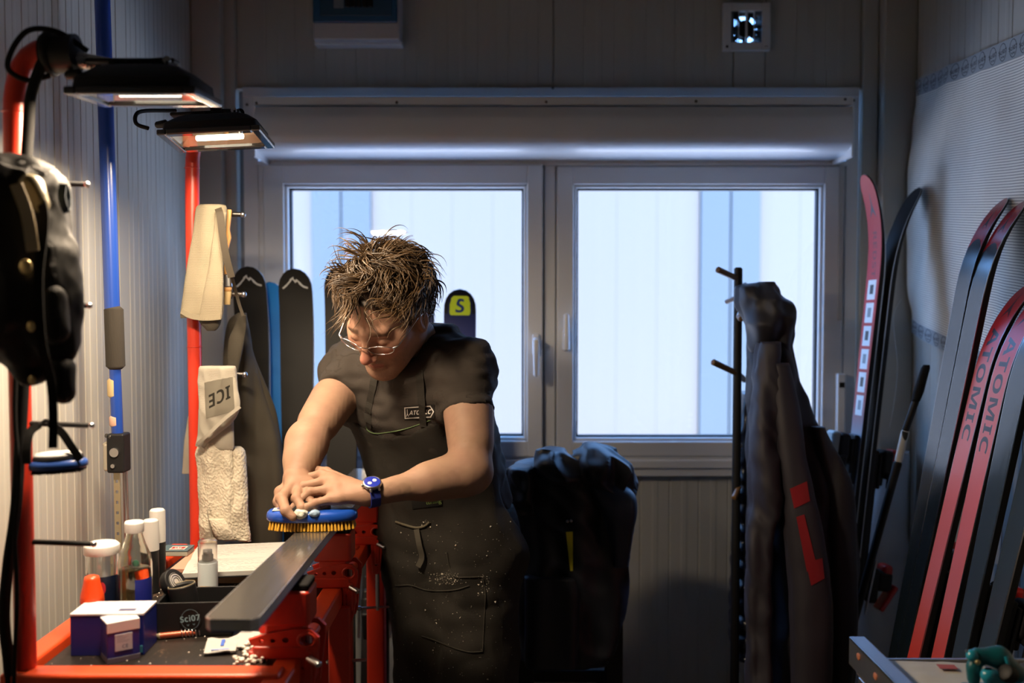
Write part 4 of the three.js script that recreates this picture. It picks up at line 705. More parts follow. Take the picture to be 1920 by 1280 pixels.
{
  const logo = canvasTex(256, 256, (c, w, h) => { c.fillStyle = '#060606'; c.fillRect(0, 0, w, h); c.strokeStyle = '#6f8894'; c.lineWidth = 5; c.beginPath(); c.ellipse(128, 128, 100, 112, 0, 0, 7); c.stroke(); c.fillStyle = '#8fb0bd'; c.font = 'bold 92px sans-serif'; c.textAlign = 'center'; c.translate(128, 150); c.rotate(-0.12); c.fillText('Sci07', 0, 0, 236); c.lineWidth = 8; for (const x of [-42, 22]) { c.beginPath(); c.moveTo(x, 30); c.lineTo(x + 12, 44); c.lineTo(x + 24, 30); c.stroke(); } });
  const a = onBench(352, 1194), o = thing('tool_box', 'open black box with round lettered logo on the bench', 'box', V(a.x, BY, a.z - 0.05)), w = 0.132, h = 0.062, dp = 0.1;
  part('side_panel', [box(w, h, 0.004, 0.001).translate(0, h / 2, 0.048), box(w, h, 0.004, 0.001).translate(0, h / 2, -0.048), box(0.004, h, dp, 0.001).translate(-w / 2 + 0.002, h / 2, 0), box(0.004, h, dp, 0.001).translate(w / 2 - 0.002, h / 2, 0), box(w, 0.004, dp, 0.001).translate(0, 0.002, 0)], M.black, o);
  part('round_logo', new THREE.CircleGeometry(0.0205, 40).translate(-0.006, 0.032, 0.0506), mat(0xffffff, 0.5, 0, { map: logo }), o);
  o.rotation.y = 0.08;
  const r = thing('tape_roll', 'black roll standing upright in the open black box', 'roll', V(a.x - 0.022, BY + 0.006, a.z - 0.05));
  part('roll', lathe([[0.016, 0.0], [0.0245, 0.0], [0.025, 0.002], [0.025, 0.072], [0.0245, 0.074], [0.0225, 0.074], [0.0215, 0.072], [0.016, 0.071], [0.016, 0.0]]), M.black, r); r.rotation.z = 0.16;
  part('rim', new THREE.TorusGeometry(0.0235, 0.0009, 8, 40).rotateX(Math.PI / 2).translate(0, 0.0745, 0), mat(lin(0.25, 0.21, 0.13), 0.4), r);
  const m = thing('gauge_disc', 'round black gauge with bright lined face leaning left of the roll', 'gauge', V(a.x - 0.055, BY + 0.077, a.z - 0.072));
  part('gauge_body', lathe([[0, -0.012], [0.024, -0.012], [0.026, -0.008], [0.026, 0.004], [0.024, 0.006], [0, 0.006]]), M.black, m);
  part('lined_face', lathe([[0, 0.0062], [0.017, 0.0062], [0.0175, 0.0052], [0, 0.0051]]), mat(lin(0.7, 0.68, 0.64), 0.2, 0.5), m);
  for (let k = 0; k < 3; k++) part('face_ring', new THREE.TorusGeometry(0.007 + k * 0.0045, 0.0006, 6, 36).rotateX(Math.PI / 2).translate(0, 0.0066, 0), M.black, m);
  m.rotation.set(0.5, 0, -0.95);
  const k = thing('cork_block', 'small yellowish cork block behind the black roll', 'block', V(a.x - 0.02, BY, a.z - 0.135));
  part('block_body', box(0.024, 0.05, 0.02, 0.004).translate(0, 0.025, 0), mat(lin(0.55, 0.33, 0.10), 0.8, 0, { bumpMap: roughTex, bumpScale: 0.002 }), k);
}
{ // copper handled tool with a spring
  const a = onBench(338, 1194), o = thing('spring_tool', 'slim copper tool with a wire spring lying before the black box', 'tool', V(a.x, BY + 0.006, a.z)); o.rotation.y = 0.28;
  part('handle', rod(V(-0.044, 0, 0), V(0.044, 0.001, 0), 0.0052, 0.0058, 16), mat(lin(0.42, 0.09, 0.04), 0.35, 0.3), o);
  part('tip', rod(V(-0.05, 0, 0), V(-0.04, 0, 0), 0.003, 0.0056, 14), mat(lin(0.6, 0.5, 0.35), 0.3, 0.6), o);
  part('spring', tube(Array.from({ length: 73 }, (_, i) => V(lerp(-0.005, 0.03, i / 72), 0.001 + Math.cos(i / 12 * 6.2832) * 0.0072, Math.sin(i / 12 * 6.2832) * 0.0072)), 0.0009, 220, 6), M.steel, o);
}
[[408, 1216, 0.2, 'open white paper sachet with blue print lying on the bench'], [452, 1205, -0.35, 'plain crumpled white paper sachet by the nearest vise']].forEach(([px, py, yaw, label], i) => {
  const a = onBench(px, py), o = thing('paper_sachet', label, 'sachet', V(a.x, BY + 0.0015, a.z)); o.rotation.set(0.02, yaw, 0);
  const rows = []; for (let j = 0; j <= 10; j++) rows.push(Array.from({ length: 9 }, (_, k) => { const x = (k / 8 - 0.5) * 0.052, z = (j / 10 - 0.5) * 0.068; return V(x, 0.003 + 0.004 * noise(x * 60, z * 60, i * 7) + 0.003, z); }));
  const low = rows.map((r) => r.map((p) => V(p.x, p.y - 0.003, p.z)));
  part('sachet_body', merge([gridMesh(rows), gridMesh(low)]), M.paper, o);
  if (!i) part('blue_print', box(0.006, 0.0006, 0.03, 0.0002).translate(0.002, 0.0075, -0.006), mat(lin(0.05, 0.12, 0.5), 0.6), o), part('blue_print', box(0.03, 0.0006, 0.004, 0.0002).translate(0.0, 0.0075, 0.026), mat(lin(0.2, 0.28, 0.6), 0.6), o);
});
{ // wax shavings
  const list = [], base = new THREE.TetrahedronGeometry(1, 1);
  for (let i = 0; i < 420; i++) { const near = rnd() < 0.55, c = near ? [-0.425 + rr(-0.03, 0.02), -1.69 + rr(-0.1, 0.09)] : [lerp(BX0 + 0.04, BX1, rnd()), lerp(BZ0 - 0.04, BZ1 + 0.05, rnd())], s = near ? rr(0.001, 0.006) : rr(0.0006, 0.0022); list.push(base.clone().rotateX(rnd() * 6).rotateY(rnd() * 6).scale(s, s * 0.6, s).translate(c[0], BY + s * 0.4 + (near ? rr(0, 0.012) : 0), c[1])); }
  const m = shade(new THREE.Mesh(merge(list), mat(lin(0.75, 0.70, 0.62), 0.6))); m.name = 'wax_shavings'; tag(m, 'white wax shavings scattered over the bench top and by the vises', 'shavings'); m.userData.kind = 'stuff'; scene.add(m);
}
// ---------------------------------------------------------------- prints and bindings for skis
const star = (c, x, y, s) => { c.beginPath(); c.moveTo(x, y - 2.4 * s); c.lineTo(x + 0.35 * s, y - 0.2 * s); c.lineTo(x + 1.5 * s, y + 1.6 * s); c.lineTo(x, y + 0.6 * s); c.lineTo(x - 1.5 * s, y + 1.6 * s); c.lineTo(x - 0.35 * s, y - 0.2 * s); c.fill(); };
const letteringTex = (base, ink) => canvasTex(128, 2048, (c, w, h) => {      // red base with long lettering, dark wide part towards the tail stays red
  const g = c.createLinearGradient(0, 0, 0, h); g.addColorStop(0, '#8f0d12'); g.addColorStop(0.08, '#d51c1e'); g.addColorStop(0.13, base); g.addColorStop(0.45, base); g.addColorStop(0.62, '#e8321c'); g.addColorStop(1, '#e83210'); c.fillStyle = g; c.fillRect(0, 0, w, h);
  c.fillStyle = '#3c2030'; star(c, 64, 84, 22);
  c.save(); c.translate(64, 150); c.rotate(Math.PI / 2); c.fillStyle = ink; c.font = 'bold 96px sans-serif'; c.textBaseline = 'middle'; c.transform(0.92, 0, 0, 1, 0, 0); c.fillText('ATOMIC', 0, 4); c.restore();
});
const tipTex = canvasTex(128, 2048, (c, w, h) => { const g = c.createLinearGradient(0, 0, 0, h); g.addColorStop(0, '#10161c'); g.addColorStop(1, '#0c0f14'); c.fillStyle = '#1b2630'; c.fillRect(0, 0, w, h); for (let i = 0; i < 500; i++) { c.fillStyle = i % 2 ? 'rgba(60,80,96,0.16)' : 'rgba(4,6,8,0.25)'; c.fillRect((i * 53) % 128, (i * 397) % 2048, 2, 200); } c.fillStyle = '#9c1418'; c.beginPath(); c.moveTo(0, 0); c.lineTo(w, 0); c.lineTo(w, 150); c.quadraticCurveTo(64, 100, 0, 150); c.fill(); c.fillStyle = '#2a1a22'; star(c, 64, 70, 16); });
const stickerTex = canvasTex(128, 2048, (c, w, h) => { c.fillStyle = '#9fa3ab'; c.fillRect(0, 0, w, h); const g = c.createLinearGradient(0, 0, 0, 900); g.addColorStop(0, '#b0141c'); g.addColorStop(0.66, '#b80f15'); g.addColorStop(0.78, '#a0242a'); g.addColorStop(0.92, '#8d93a0'); g.addColorStop(1, '#9fa3ab'); c.fillStyle = g; c.fillRect(0, 0, w, 900); c.fillStyle = '#3d3a48'; star(c, 64, 100, 20); c.save(); c.translate(64, 170); c.rotate(Math.PI / 2); c.fillStyle = '#7d1a22'; c.font = 'bold 52px sans-serif'; c.textBaseline = 'middle'; c.fillText('REDSTER', 0, 0); c.restore(); for (let i = 0; i < 6; i++) { const y = 330 + i * 74; c.fillStyle = '#dfe3e6'; c.fillRect(24, y, 80, 64); c.fillStyle = i % 2 ? '#7d8890' : '#2b3036'; c.fillRect(46, y + 16, 36, 30); } });
const mountainTex = canvasTex(128, 2048, (c, w, h) => { c.fillStyle = '#080706'; c.fillRect(0, 0, w, h); c.strokeStyle = '#c4c8ca'; c.lineWidth = 7; c.lineJoin = 'round'; c.beginPath(); c.moveTo(16, 68); c.lineTo(32, 56); c.lineTo(44, 40); c.lineTo(54, 32); c.lineTo(64, 46); c.lineTo(72, 40); c.lineTo(84, 53); c.lineTo(98, 64); c.lineTo(114, 69); c.stroke(); });
const sTex = canvasTex(256, 2048, (c, w, h) => { const g = c.createLinearGradient(0, 0, 0, 900); g.addColorStop(0, '#0c1640'); g.addColorStop(0.3, '#0e2a86'); g.addColorStop(1, '#0b2072'); c.fillStyle = g; c.fillRect(0, 0, w, h); c.fillStyle = '#070a18'; c.fillRect(0, 0, w, 26); c.fillRect(0, 0, 30, 90); c.fillRect(226, 0, 30, 90); c.fillStyle = '#b7d433'; c.beginPath(); c.roundRect(44, 24, 168, 72, 14); c.fill(); c.font = 'bold 76px sans-serif'; c.fillStyle = '#12307a'; c.textAlign = 'center'; c.textBaseline = 'middle'; c.transform(2.1, 0, -0.1, 0.92, 0, 0); c.fillText('S', 64, 66); });
const B = {
  redPlastic: mat(lin(0.55, 0.012, 0.012), 0.35, 0, { clearcoat: 0.4 }), greyPlastic: mat(lin(0.42, 0.44, 0.42), 0.45), darkBase: mat(lin(0.05, 0.075, 0.10), 0.32, 0, { roughnessMap: roughTex }),
  topBlack: mat(lin(0.014, 0.014, 0.016), 0.35, 0, { clearcoat: 0.4 }), plateTex: mat(lin(0.32, 0.42, 0.46), 0.4),
};
function binding(o, yb, tz, lever = B.redPlastic) {          // boot centre at yb, tz is the top sheet; everything stands out towards -z
  const b = (w, h, d, x, y, z, r = 0.004) => box(w, h, d, r).translate(x, y, tz - z);
  part('binding_plate', [b(0.052, 0.42, 0.014, 0, yb, 0.007), b(0.058, 0.1, 0.01, 0, yb + 0.15, 0.019), b(0.058, 0.12, 0.01, 0, yb - 0.15, 0.019)], M.black, o);
  for (let i = 0; i < 2; i++) part('plate_mark', box(0.0012, 0.05, 0.008, 0.0004).translate(-0.0263, yb - 0.02 + i * 0.064, tz - 0.007), B.plateTex, o);
  const toe = part('toe_piece', [b(0.062, 0.075, 0.036, 0, yb + 0.175, 0.042, 0.012), b(0.078, 0.022, 0.02, 0, yb + 0.14, 0.045, 0.006)], M.black, o);
  part('toe_cap', b(0.05, 0.075, 0.03, 0, yb + 0.178, 0.066, 0.010), lever, toe); part('toe_wing', b(0.012, 0.045, 0.024, 0.036, yb + 0.125, 0.05, 0.005), M.black, toe); part('toe_wing', b(0.012, 0.045, 0.024, -0.036, yb + 0.125, 0.05, 0.005), M.black, toe);
  const heel = part('heel_piece', [b(0.064, 0.1, 0.03, 0, yb - 0.18, 0.039, 0.01), b(0.056, 0.06, 0.05, 0, yb - 0.165, 0.072, 0.014)], M.black, o);
  part('heel_lever', box(0.046, 0.085, 0.016, 0.006).rotateX(-0.5).translate(0, yb - 0.215, tz - 0.092), lever, heel); part('heel_cap', b(0.05, 0.034, 0.03, 0, yb - 0.135, 0.08, 0.01), lever, heel);
  part('brake_arm', [rod(V(0.042, yb - 0.1, tz - 0.03), V(0.044, yb - 0.26, tz - 0.012), 0.0035), rod(V(-0.042, yb - 0.1, tz - 0.03), V(-0.044, yb - 0.26, tz - 0.012), 0.0035)][0], M.steel, heel);
  part('brake_arm', rod(V(-0.042, yb - 0.1, tz - 0.03), V(-0.044, yb - 0.26, tz - 0.012), 0.0035), M.steel, heel);
}
const along = (A, B2, L) => A.clone().addScaledVector(B2.clone().sub(A).normalize(), L);

// ---------------------------------------------------------------- skis standing at the window, top sheets to the room
{
  const wide = { tail: 0.092, waist: 0.076, tip: 0.098, thick: 0.015, curve: 0.26, rise: 0.05, tailRound: 0.03, tailCurve: 0.05 };
  const black = mat(0xffffff, 0.5, 0, { map: mountainTex, specularIntensity: 0.6 }), blueS = mat(0xffffff, 0.3, 0, { map: sTex, clearcoat: 0.5 });
  const put = (label, tip, foot, spec, top, group, d1 = 2.93, d0 = 2.62) => { const B1 = P(tip[0], tip[1], d1), A = V(X(foot, d0), 0.003, -d0), s = { ...spec, len: A.distanceTo(B1) }; const o = makeSki(label, s, B.darkBase, top, group); placeSki(o, A, B1, V(0, 0.05, -1)); return o; };
  put('black ski with white mountain line, leftmost of the row at the window', [472, 506], 486, wide, black, 'black skis at the window');
  put('black ski with white mountain line, between the leftmost one and his elbow', [558, 510], 552, wide, black, 'black skis at the window');
  put('black ski with white mountain line, half hidden by his hair and right arm', [643, 507], 632, wide, black, 'black skis at the window');
  put('added blue ski behind the two leftmost black skis, standing in for blue light on the window frame', [513, 534], 515, { ...wide, tail: 0.07, waist: 0.062, tip: 0.074 }, mat(lin(0.02, 0.26, 0.72), 0.4), undefined, 3.0, 2.72);  // added ski, its blue stands in for the light tint on the frame
  const dark = put('plain black ski whose lower half shows between the red vises and his legs', [712, 545], 694, { ...wide, tail: 0.082 }, B.topBlack, 'black skis at the window', 2.93, 2.66); binding(dark, 0.82, -0.014, M.black);
  const s1 = put('blue ski with green square letter badge, right of his head at the window', [864, 548], 842, { ...wide, tail: 0.08, waist: 0.07, tip: 0.094 }, blueS, 'blue skis at the window', 2.95, 2.64);
  put('blue ski almost hidden behind his head, its tail beside his legs', [787, 545], 752, { ...wide, tail: 0.08, waist: 0.07, tip: 0.094 }, blueS, 'blue skis at the window', 2.95, 2.64);
}

// ---------------------------------------------------------------- pairs of skis at the right wall
{
  const race = { tail: 0.078, waist: 0.066, tip: 0.084, thick: 0.016, curve: 0.24, rise: 0.064, tailRound: 0.02, tailCurve: 0.03 };
  { // red pair in the corner, bases together
    const spec = { ...race, curve: 0.32, rise: 0.075 };
    const n = V(1, 0, -0.10).normalize(), A = V(0.895, 0.003, -2.83), Bp = P(1660, 395, 2.90), L = 1.86;
    const r1 = makeSki('red ski with a column of white stickers standing in the right corner', { ...spec, len: L }, M.black, mat(0xffffff, 0.35, 0, { map: stickerTex }), 'corner pair'); placeSki(r1, A, Bp, n); binding(r1, 0.90, -0.016, B.greyPlastic);
    const r2 = makeSki('dark partner of the red stickered ski, its black tip curving to the right', { ...spec, len: L - 0.02 }, M.black, B.topBlack, 'corner pair'); const o2 = n.clone().multiplyScalar(0.018); placeSki(r2, A.clone().add(o2), Bp.clone().add(o2), n.clone().negate()); binding(r2, 0.86, -0.016);
  }
  const stand = (label, group, d, p1, p2, len, base, top, bind) => { // p1, p2: points of view on the ski's axis
    const a = P(p1[0], p1[1], d), b = P(p2[0], p2[1], d), t = (a.y - 0.003) / (a.y - b.y), A = a.clone().lerp(b, t); const o = makeSki(label, { ...race, len }, base, top, group); placeSki(o, A, a, V(-1, 0, -0.07)); if (bind) binding(o, bind, -0.016); return o;
  };
  const redTip = mat(0xffffff, 0.34, 0, { map: tipTex, roughnessMap: roughTex }), letters = mat(0xffffff, 0.36, 0, { map: letteringTex('#ea7a80', '#3f3c4c') });
  stand('black based ski with red tip, farthest left of the row on the right wall', 'red tipped black skis', 2.42, [1822, 440], [1684, 1180], 1.775, redTip, B.topBlack, 0.72);
  stand('black based ski with red tip, second from the left on the right wall', 'red tipped black skis', 2.33, [1853, 440], [1701, 1180], 1.765, redTip, B.topBlack, 0.72);
  stand('red based ski with large dark lettering, left one of the lettered pair', 'lettered red skis', 2.24, [1863, 600], [1724, 1180], 1.585, letters, B.topBlack, 0.70);
  stand('red based ski with large dark lettering, right one of the lettered pair', 'lettered red skis', 2.145, [1897, 600], [1769, 1180], 1.56, letters, B.topBlack, 0.68);
  stand('grey-blue based ski right of the lettered red skis', 'grey based skis', 2.05, [1910, 700], [1808, 1180], 1.56, B.darkBase, B.topBlack, 0.72);
  stand('grey-blue based ski at the right edge of the picture', 'grey based skis', 1.955, [1934, 860], [1857, 1180], 1.56, B.darkBase, B.topBlack, 0.72);
}
{ // ski pole
  const d = 2.78, q = (x, y) => P(x, y, lerp(2.62, 2.79, clamp((y - 684) / 790, 0, 1))), o = thing('ski_pole', 'black ski pole with a patterned white section leaning by the right wall', 'pole');
  part('grip', gridMesh([[684, 0.008], [690, 0.0115], [715, 0.0125], [735, 0.0135], [746, 0.0115], [752, 0.0105]].map(([y, r]) => { const t = (y - 684) / (752 - 684), c = q(lerp(1737, 1717, t), y); return Array.from({ length: 20 }, (_, i) => V(c.x + Math.cos(i / 20 * 6.2832) * r, c.y, c.z + Math.sin(i / 20 * 6.2832) * r)); }), true, true), M.blackRubber, o);
  part('upper_shaft', rod(q(1718, 748), q(1697, 808), 0.0095), M.black, o);
  const tx = canvasTex(128, 256, (c, w, h) => { c.fillStyle = '#c9c8c2'; c.fillRect(0, 0, w, h); c.fillStyle = '#23221f'; for (let i = 0; i < 9; i++) { c.beginPath(); c.ellipse((i * 47) % 128, 20 + i * 27, 24, 11, 0.5, 0, 7); c.fill(); } c.fillStyle = '#e4e3dd'; for (let i = 0; i < 6; i++) c.fillRect((i * 61) % 128, 30 + i * 40, 16, 7); });
  part('patterned_sleeve', rod(q(1698, 806), q(1684, 866), 0.0105, 0.0105, 20), mat(0xffffff, 0.4, 0, { map: tx }), o);
  part('lower_shaft', rod(q(1684, 865), q(1584, 1230), 0.0115, 0.0095, 18), M.black, o);
  part('shaft_tip', rod(q(1584, 1229), V(q(1520, 1460).x, 0.04, -d), 0.0095, 0.006, 14), M.black, o);
  part('basket', new THREE.CylinderGeometry(0.03, 0.035, 0.008, 24).translate(q(1526, 1440).x, 0.07, -d), M.black, o);
  part('point', rod(V(q(1520, 1460).x, 0.042, -d), V(q(1516, 1475).x, 0.002, -d), 0.004, 0.002, 10), M.steel, o);
  rebase(o, V(q(1518, 1470).x, 0, -d));
}
{ // white film roll bag
  const o = thing('plastic_sheet', 'crumpled white plastic film hanging behind the ski pole in the corner', 'plastic sheet');
  part('film_body', loft([[848, 1644, 1704, 2.985, 0.055], [856, 1642, 1705, 2.985, 0.055], [950, 1636, 1700, 2.985, 0.055], [1020, 1620, 1700, 2.985, 0.055], [1100, 1612, 1700, 2.985, 0.055], [1200, 1606, 1694, 2.985, 0.055], [1320, 1600, 1690, 2.985, 0.055], [1470, 1598, 1690, 2.985, 0.055]], { fold: 0.014, freq: 14, stretch: 5, seedZ: 21, wrinkle: 0.012, wf: 11 }), mat(lin(0.55, 0.58, 0.62), 0.22, 0, { clearcoat: 0.5 }), o);
  part('film_rim', tube([P(1645, 851, 2.96), P(1660, 848, 2.955), P(1685, 848, 2.955), P(1703, 851, 2.96)], 0.003, 24, 8), M.white, o);
  rebase(o, V(X(1645, 2.9), 0.02, -2.9));
}
// ---------------------------------------------------------------- mesh banner on the right wall
{
  const o = thing('mesh_banner', 'pale ribbed mesh banner with a lettered border on the right wall', 'banner');
  const net = canvasTex(64, 64, (c, w, h) => { c.fillStyle = '#f2f1ea'; c.fillRect(0, 0, w, h); c.fillStyle = '#8c8c87'; c.fillRect(0, 24, w, 16); c.fillStyle = '#b4b3ad'; for (let i = 0; i < 4; i++) c.fillRect(i * 16, 22, 6, 20); }); net.wrapS = net.wrapT = THREE.RepeatWrapping; net.repeat.set(60, 110);
  const bump = dataTex(64, (u, v) => (Math.abs(v - 0.5) < 0.16 ? 0.1 : 0.9), 1); bump.repeat.set(60, 110);
  const logo = canvasTex(2048, 96, (c, w, h) => { c.fillStyle = '#a3abb0'; c.fillRect(0, 0, w, h); for (let i = 0; i < 28; i++) { const x = 36 + i * 73; c.strokeStyle = '#14181c'; c.lineWidth = 3; c.beginPath(); c.ellipse(x, 48, 24, 40, 0, 0, 7); c.stroke(); c.fillStyle = '#0c0e10'; c.save(); c.translate(x, 56); c.rotate(-0.1); c.font = 'bold 28px sans-serif'; c.textAlign = 'center'; c.fillText('Sci07', 0, 0, 60); c.restore(); c.beginPath(); c.moveTo(x - 12, 66); c.lineTo(x - 6, 74); c.lineTo(x, 66); c.moveTo(x + 2, 66); c.lineTo(x + 8, 74); c.lineTo(x + 14, 66); c.stroke(); } });
  const z0 = -3.03, z1 = -1.6, top = (t) => lerp(2.155, 2.10, t), bot = (t) => lerp(1.40, 1.20, t ** 0.8);
  const at = (t, v, out = 0) => { const y = lerp(top(t), bot(t), v), z = lerp(z0, z1, t); const belly = 0.016 * Math.sin(Math.PI * Math.min(1, v * 1.05)) + 0.012 * noise(t * 9, v * 2.5, 2) + 0.007 * noise(t * 24 + v * 5, v * 5, 7) + 0.012 * Math.exp(-((t - 0.02) ** 2) / 0.004) * Math.sin(Math.PI * v) * v; return V(RIGHT - 0.008 - Math.max(0.0, belly) - out, y, z); };
  const sheet = (v0, v1, out, nv = 40) => { const A = [], Bk = []; for (let j = 0; j <= nv; j++) { const v = lerp(v0, v1, j / nv); A.push(Array.from({ length: 81 }, (_, i) => at(i / 80, v, out + 0.0012))); Bk.push(Array.from({ length: 81 }, (_, i) => at(i / 80, v, out))); } const f = gridMesh(A, false, false, true), b = gridMesh(Bk, false, false, true), uv = f.attributes.uv; for (let i = 0; i < uv.count; i++) uv.setY(i, 1 - uv.getY(i)); return merge([f, b]); };
  part('net_sheet', sheet(0.05, 0.96, 0), mat(lin(1, 1, 0.98), 0.8, 0, { map: net, bumpMap: bump, bumpScale: 0.0012 }), o);
  part('lettered_border', sheet(0, 0.062, 0.001, 4), mat(0xffffff, 0.45, 0, { map: logo }), o);
  part('lettered_border', sheet(0.945, 1, 0.001, 4), mat(0xffffff, 0.45, 0, { map: logo }), o);
  part('loose_thread', tube([P(1690, 560, 2.95), P(1676, 590, 2.93), P(1683, 690, 2.92), P(1674, 770, 2.92), P(1668, 800, 2.92)], 0.0007, 40, 5), M.white, o);
  rebase(o, V(RIGHT - 0.01, 1.2, (z0 + z1) / 2));
}

// ---------------------------------------------------------------- coat stand with jackets
const jacketMat = mat(lin(0.020, 0.018, 0.023), 0.62, 0, { bumpMap: weaveTex, bumpScale: 0.0003, sheen: 0.3, sheenColor: lin(0.2, 0.2, 0.25) });
const sleeveMat = mat(lin(0.030, 0.027, 0.037), 0.6, 0, { bumpMap: weaveTex, bumpScale: 0.0003, sheen: 0.3, sheenColor: lin(0.25, 0.22, 0.28) });
{
  const d = 2.72, o = thing('coat_stand', 'black coat stand with short wooden pegs before the right window', 'coat stand'), q = (x, y, z = 0) => P(x, y, d + z);
  const x0 = q(1383, 640).x;
  part('post', rod(V(x0, 0.03, -d), V(x0, q(1383, 501).y, -d), 0.0125, 0.0115, 20), M.black, o);
  const peg = (a, b, r = 0.008) => part('peg', rod(a, b, r, r * 1.1, 14), mat(lin(0.16, 0.085, 0.03), 0.5), o);
  peg(q(1382, 522), q(1345, 505, -0.05)); peg(q(1382, 557), q(1362, 566, 0.05), 0.006); peg(q(1382, 700), q(1336, 678, -0.05)); peg(q(1383, 700), q(1396, 712, 0.06)); peg(q(1383, 540), q(1398, 534, 0.04), 0.007); peg(q(1384, 592), q(1390, 598, -0.06), 0.007); peg(q(1386, 912), q(1376, 934, -0.04), 0.007);
  part('peg_cap', new THREE.SphereGeometry(0.0095, 16, 12).scale(0.8, 1.4, 0.8).translate(q(1384, 592).x, q(1384, 592).y, -d + 0.018), M.steel, o);
  for (let i = 0; i < 4; i++) { const a = i * Math.PI / 2 + 0.4; part('foot', beam(V(x0, 0.05, -d), V(x0 + Math.cos(a) * 0.2, 0.014, -d + Math.sin(a) * 0.2), 0.025, 0.02, 0.004), M.black, o); }
  rebase(o, V(x0, 0, -d));
}
{
  const o = thing('ski_jacket', 'long dark hooded ski jacket with red sleeve marks hanging on the coat stand', 'jacket');
  const body = part('jacket_body', loft([[600, 1412, 1484, 2.66, 0.10], [650, 1411, 1490, 2.66, 0.13], [700, 1408, 1502, 2.66, 0.15], [760, 1406, 1518, 2.66, 0.17], [810, 1405, 1535, 2.66, 0.18], [860, 1406, 1565, 2.66, 0.19], [905, 1406, 1592, 2.66, 0.2], [980, 1405, 1602, 2.66, 0.2], [1060, 1404, 1608, 2.66, 0.2], [1150, 1406, 1607, 2.66, 0.19], [1230, 1412, 1604, 2.66, 0.18], [1290, 1440, 1598, 2.66, 0.16], [1330, 1450, 1590, 2.66, 0.15]], { steps: 90, n: 90, fold: 0.036, freq: 20, stretch: 1.6, seedZ: 30, wrinkle: 0.008, ridge: 0.010, rf: 11 }), jacketMat, o);
  part('hood', loft([[528, 1426, 1443, 2.64, 0.03], [532, 1402, 1447, 2.64, 0.06], [540, 1390, 1453, 2.64, 0.09], [558, 1390, 1466, 2.64, 0.12], [572, 1393, 1480, 2.64, 0.13], [600, 1402, 1482, 2.64, 0.15], [625, 1408, 1481, 2.645, 0.14], [660, 1414, 1478, 2.65, 0.12]], { steps: 50, n: 90, fold: 0.05, freq: 26, stretch: 5, seedZ: 33, wrinkle: 0.008, wf: 22, ridge: 0.016, rf: 14 }), mat(lin(0.022, 0.022, 0.030), 0.6, 0, { sheen: 0.3, sheenColor: lin(0.2, 0.2, 0.26) }), o);
  const s1 = part('sleeve', loft([[640, 1424, 1462, 2.575, 0.06], [700, 1412, 1462, 2.565, 0.09], [760, 1406, 1462, 2.555, 0.1], [810, 1405, 1464, 2.55, 0.1], [850, 1407, 1470, 2.55, 0.1], [930, 1410, 1472, 2.55, 0.1], [990, 1402, 1450, 2.55, 0.09], [1080, 1400, 1442, 2.55, 0.08], [1180, 1398, 1444, 2.55, 0.08], [1300, 1402, 1446, 2.55, 0.08]], { steps: 70, n: 50, fold: 0.02, freq: 22, stretch: 4, seedZ: 36, wrinkle: 0.008, ridge: 0.008, rf: 16 }), sleeveMat, o);
  const s2 = part('sleeve', loft([[680, 1444, 1478, 2.56, 0.06], [760, 1446, 1496, 2.545, 0.09], [850, 1454, 1508, 2.53, 0.1], [920, 1464, 1524, 2.525, 0.1], [1000, 1472, 1542, 2.52, 0.1], [1080, 1478, 1554, 2.52, 0.1], [1160, 1482, 1560, 2.52, 0.1], [1240, 1484, 1560, 2.525, 0.09], [1310, 1486, 1556, 2.53, 0.08]], { steps: 70, n: 60, fold: 0.010, freq: 14, stretch: 1.6, seedZ: 39, wrinkle: 0.004 }), sleeveMat, o);
  const red = mat(lin(0.42, 0.012, 0.022), 0.7, 0, { bumpMap: weaveTex, bumpScale: 0.0005 });
  printOn('red_mark', [s2, s1, body], [[1481, 916], [1513, 902], [1519, 939], [1489, 953]], 8, 8, red, o);
  printOn('red_mark', [s2, s1, body], [[1493, 969], [1508, 964], [1529, 1050], [1513, 1072]], 6, 14, red, o);
  printOn('red_mark', [s2, s1, body], [[1511, 1054], [1542, 1046], [1546, 1084], [1521, 1098]], 8, 8, red, o);
  const zip = part('side_fold', loft([[800, 1520, 1545, 2.57, 0.03], [860, 1535, 1575, 2.57, 0.05], [920, 1545, 1600, 2.57, 0.06], [1040, 1556, 1606, 2.57, 0.06], [1200, 1560, 1604, 2.57, 0.06], [1300, 1562, 1596, 2.57, 0.05]], { steps: 50, n: 40, fold: 0.012, seedZ: 44 }), jacketMat, o);
  rebase(o, P(1505, 1330, 2.66));
}
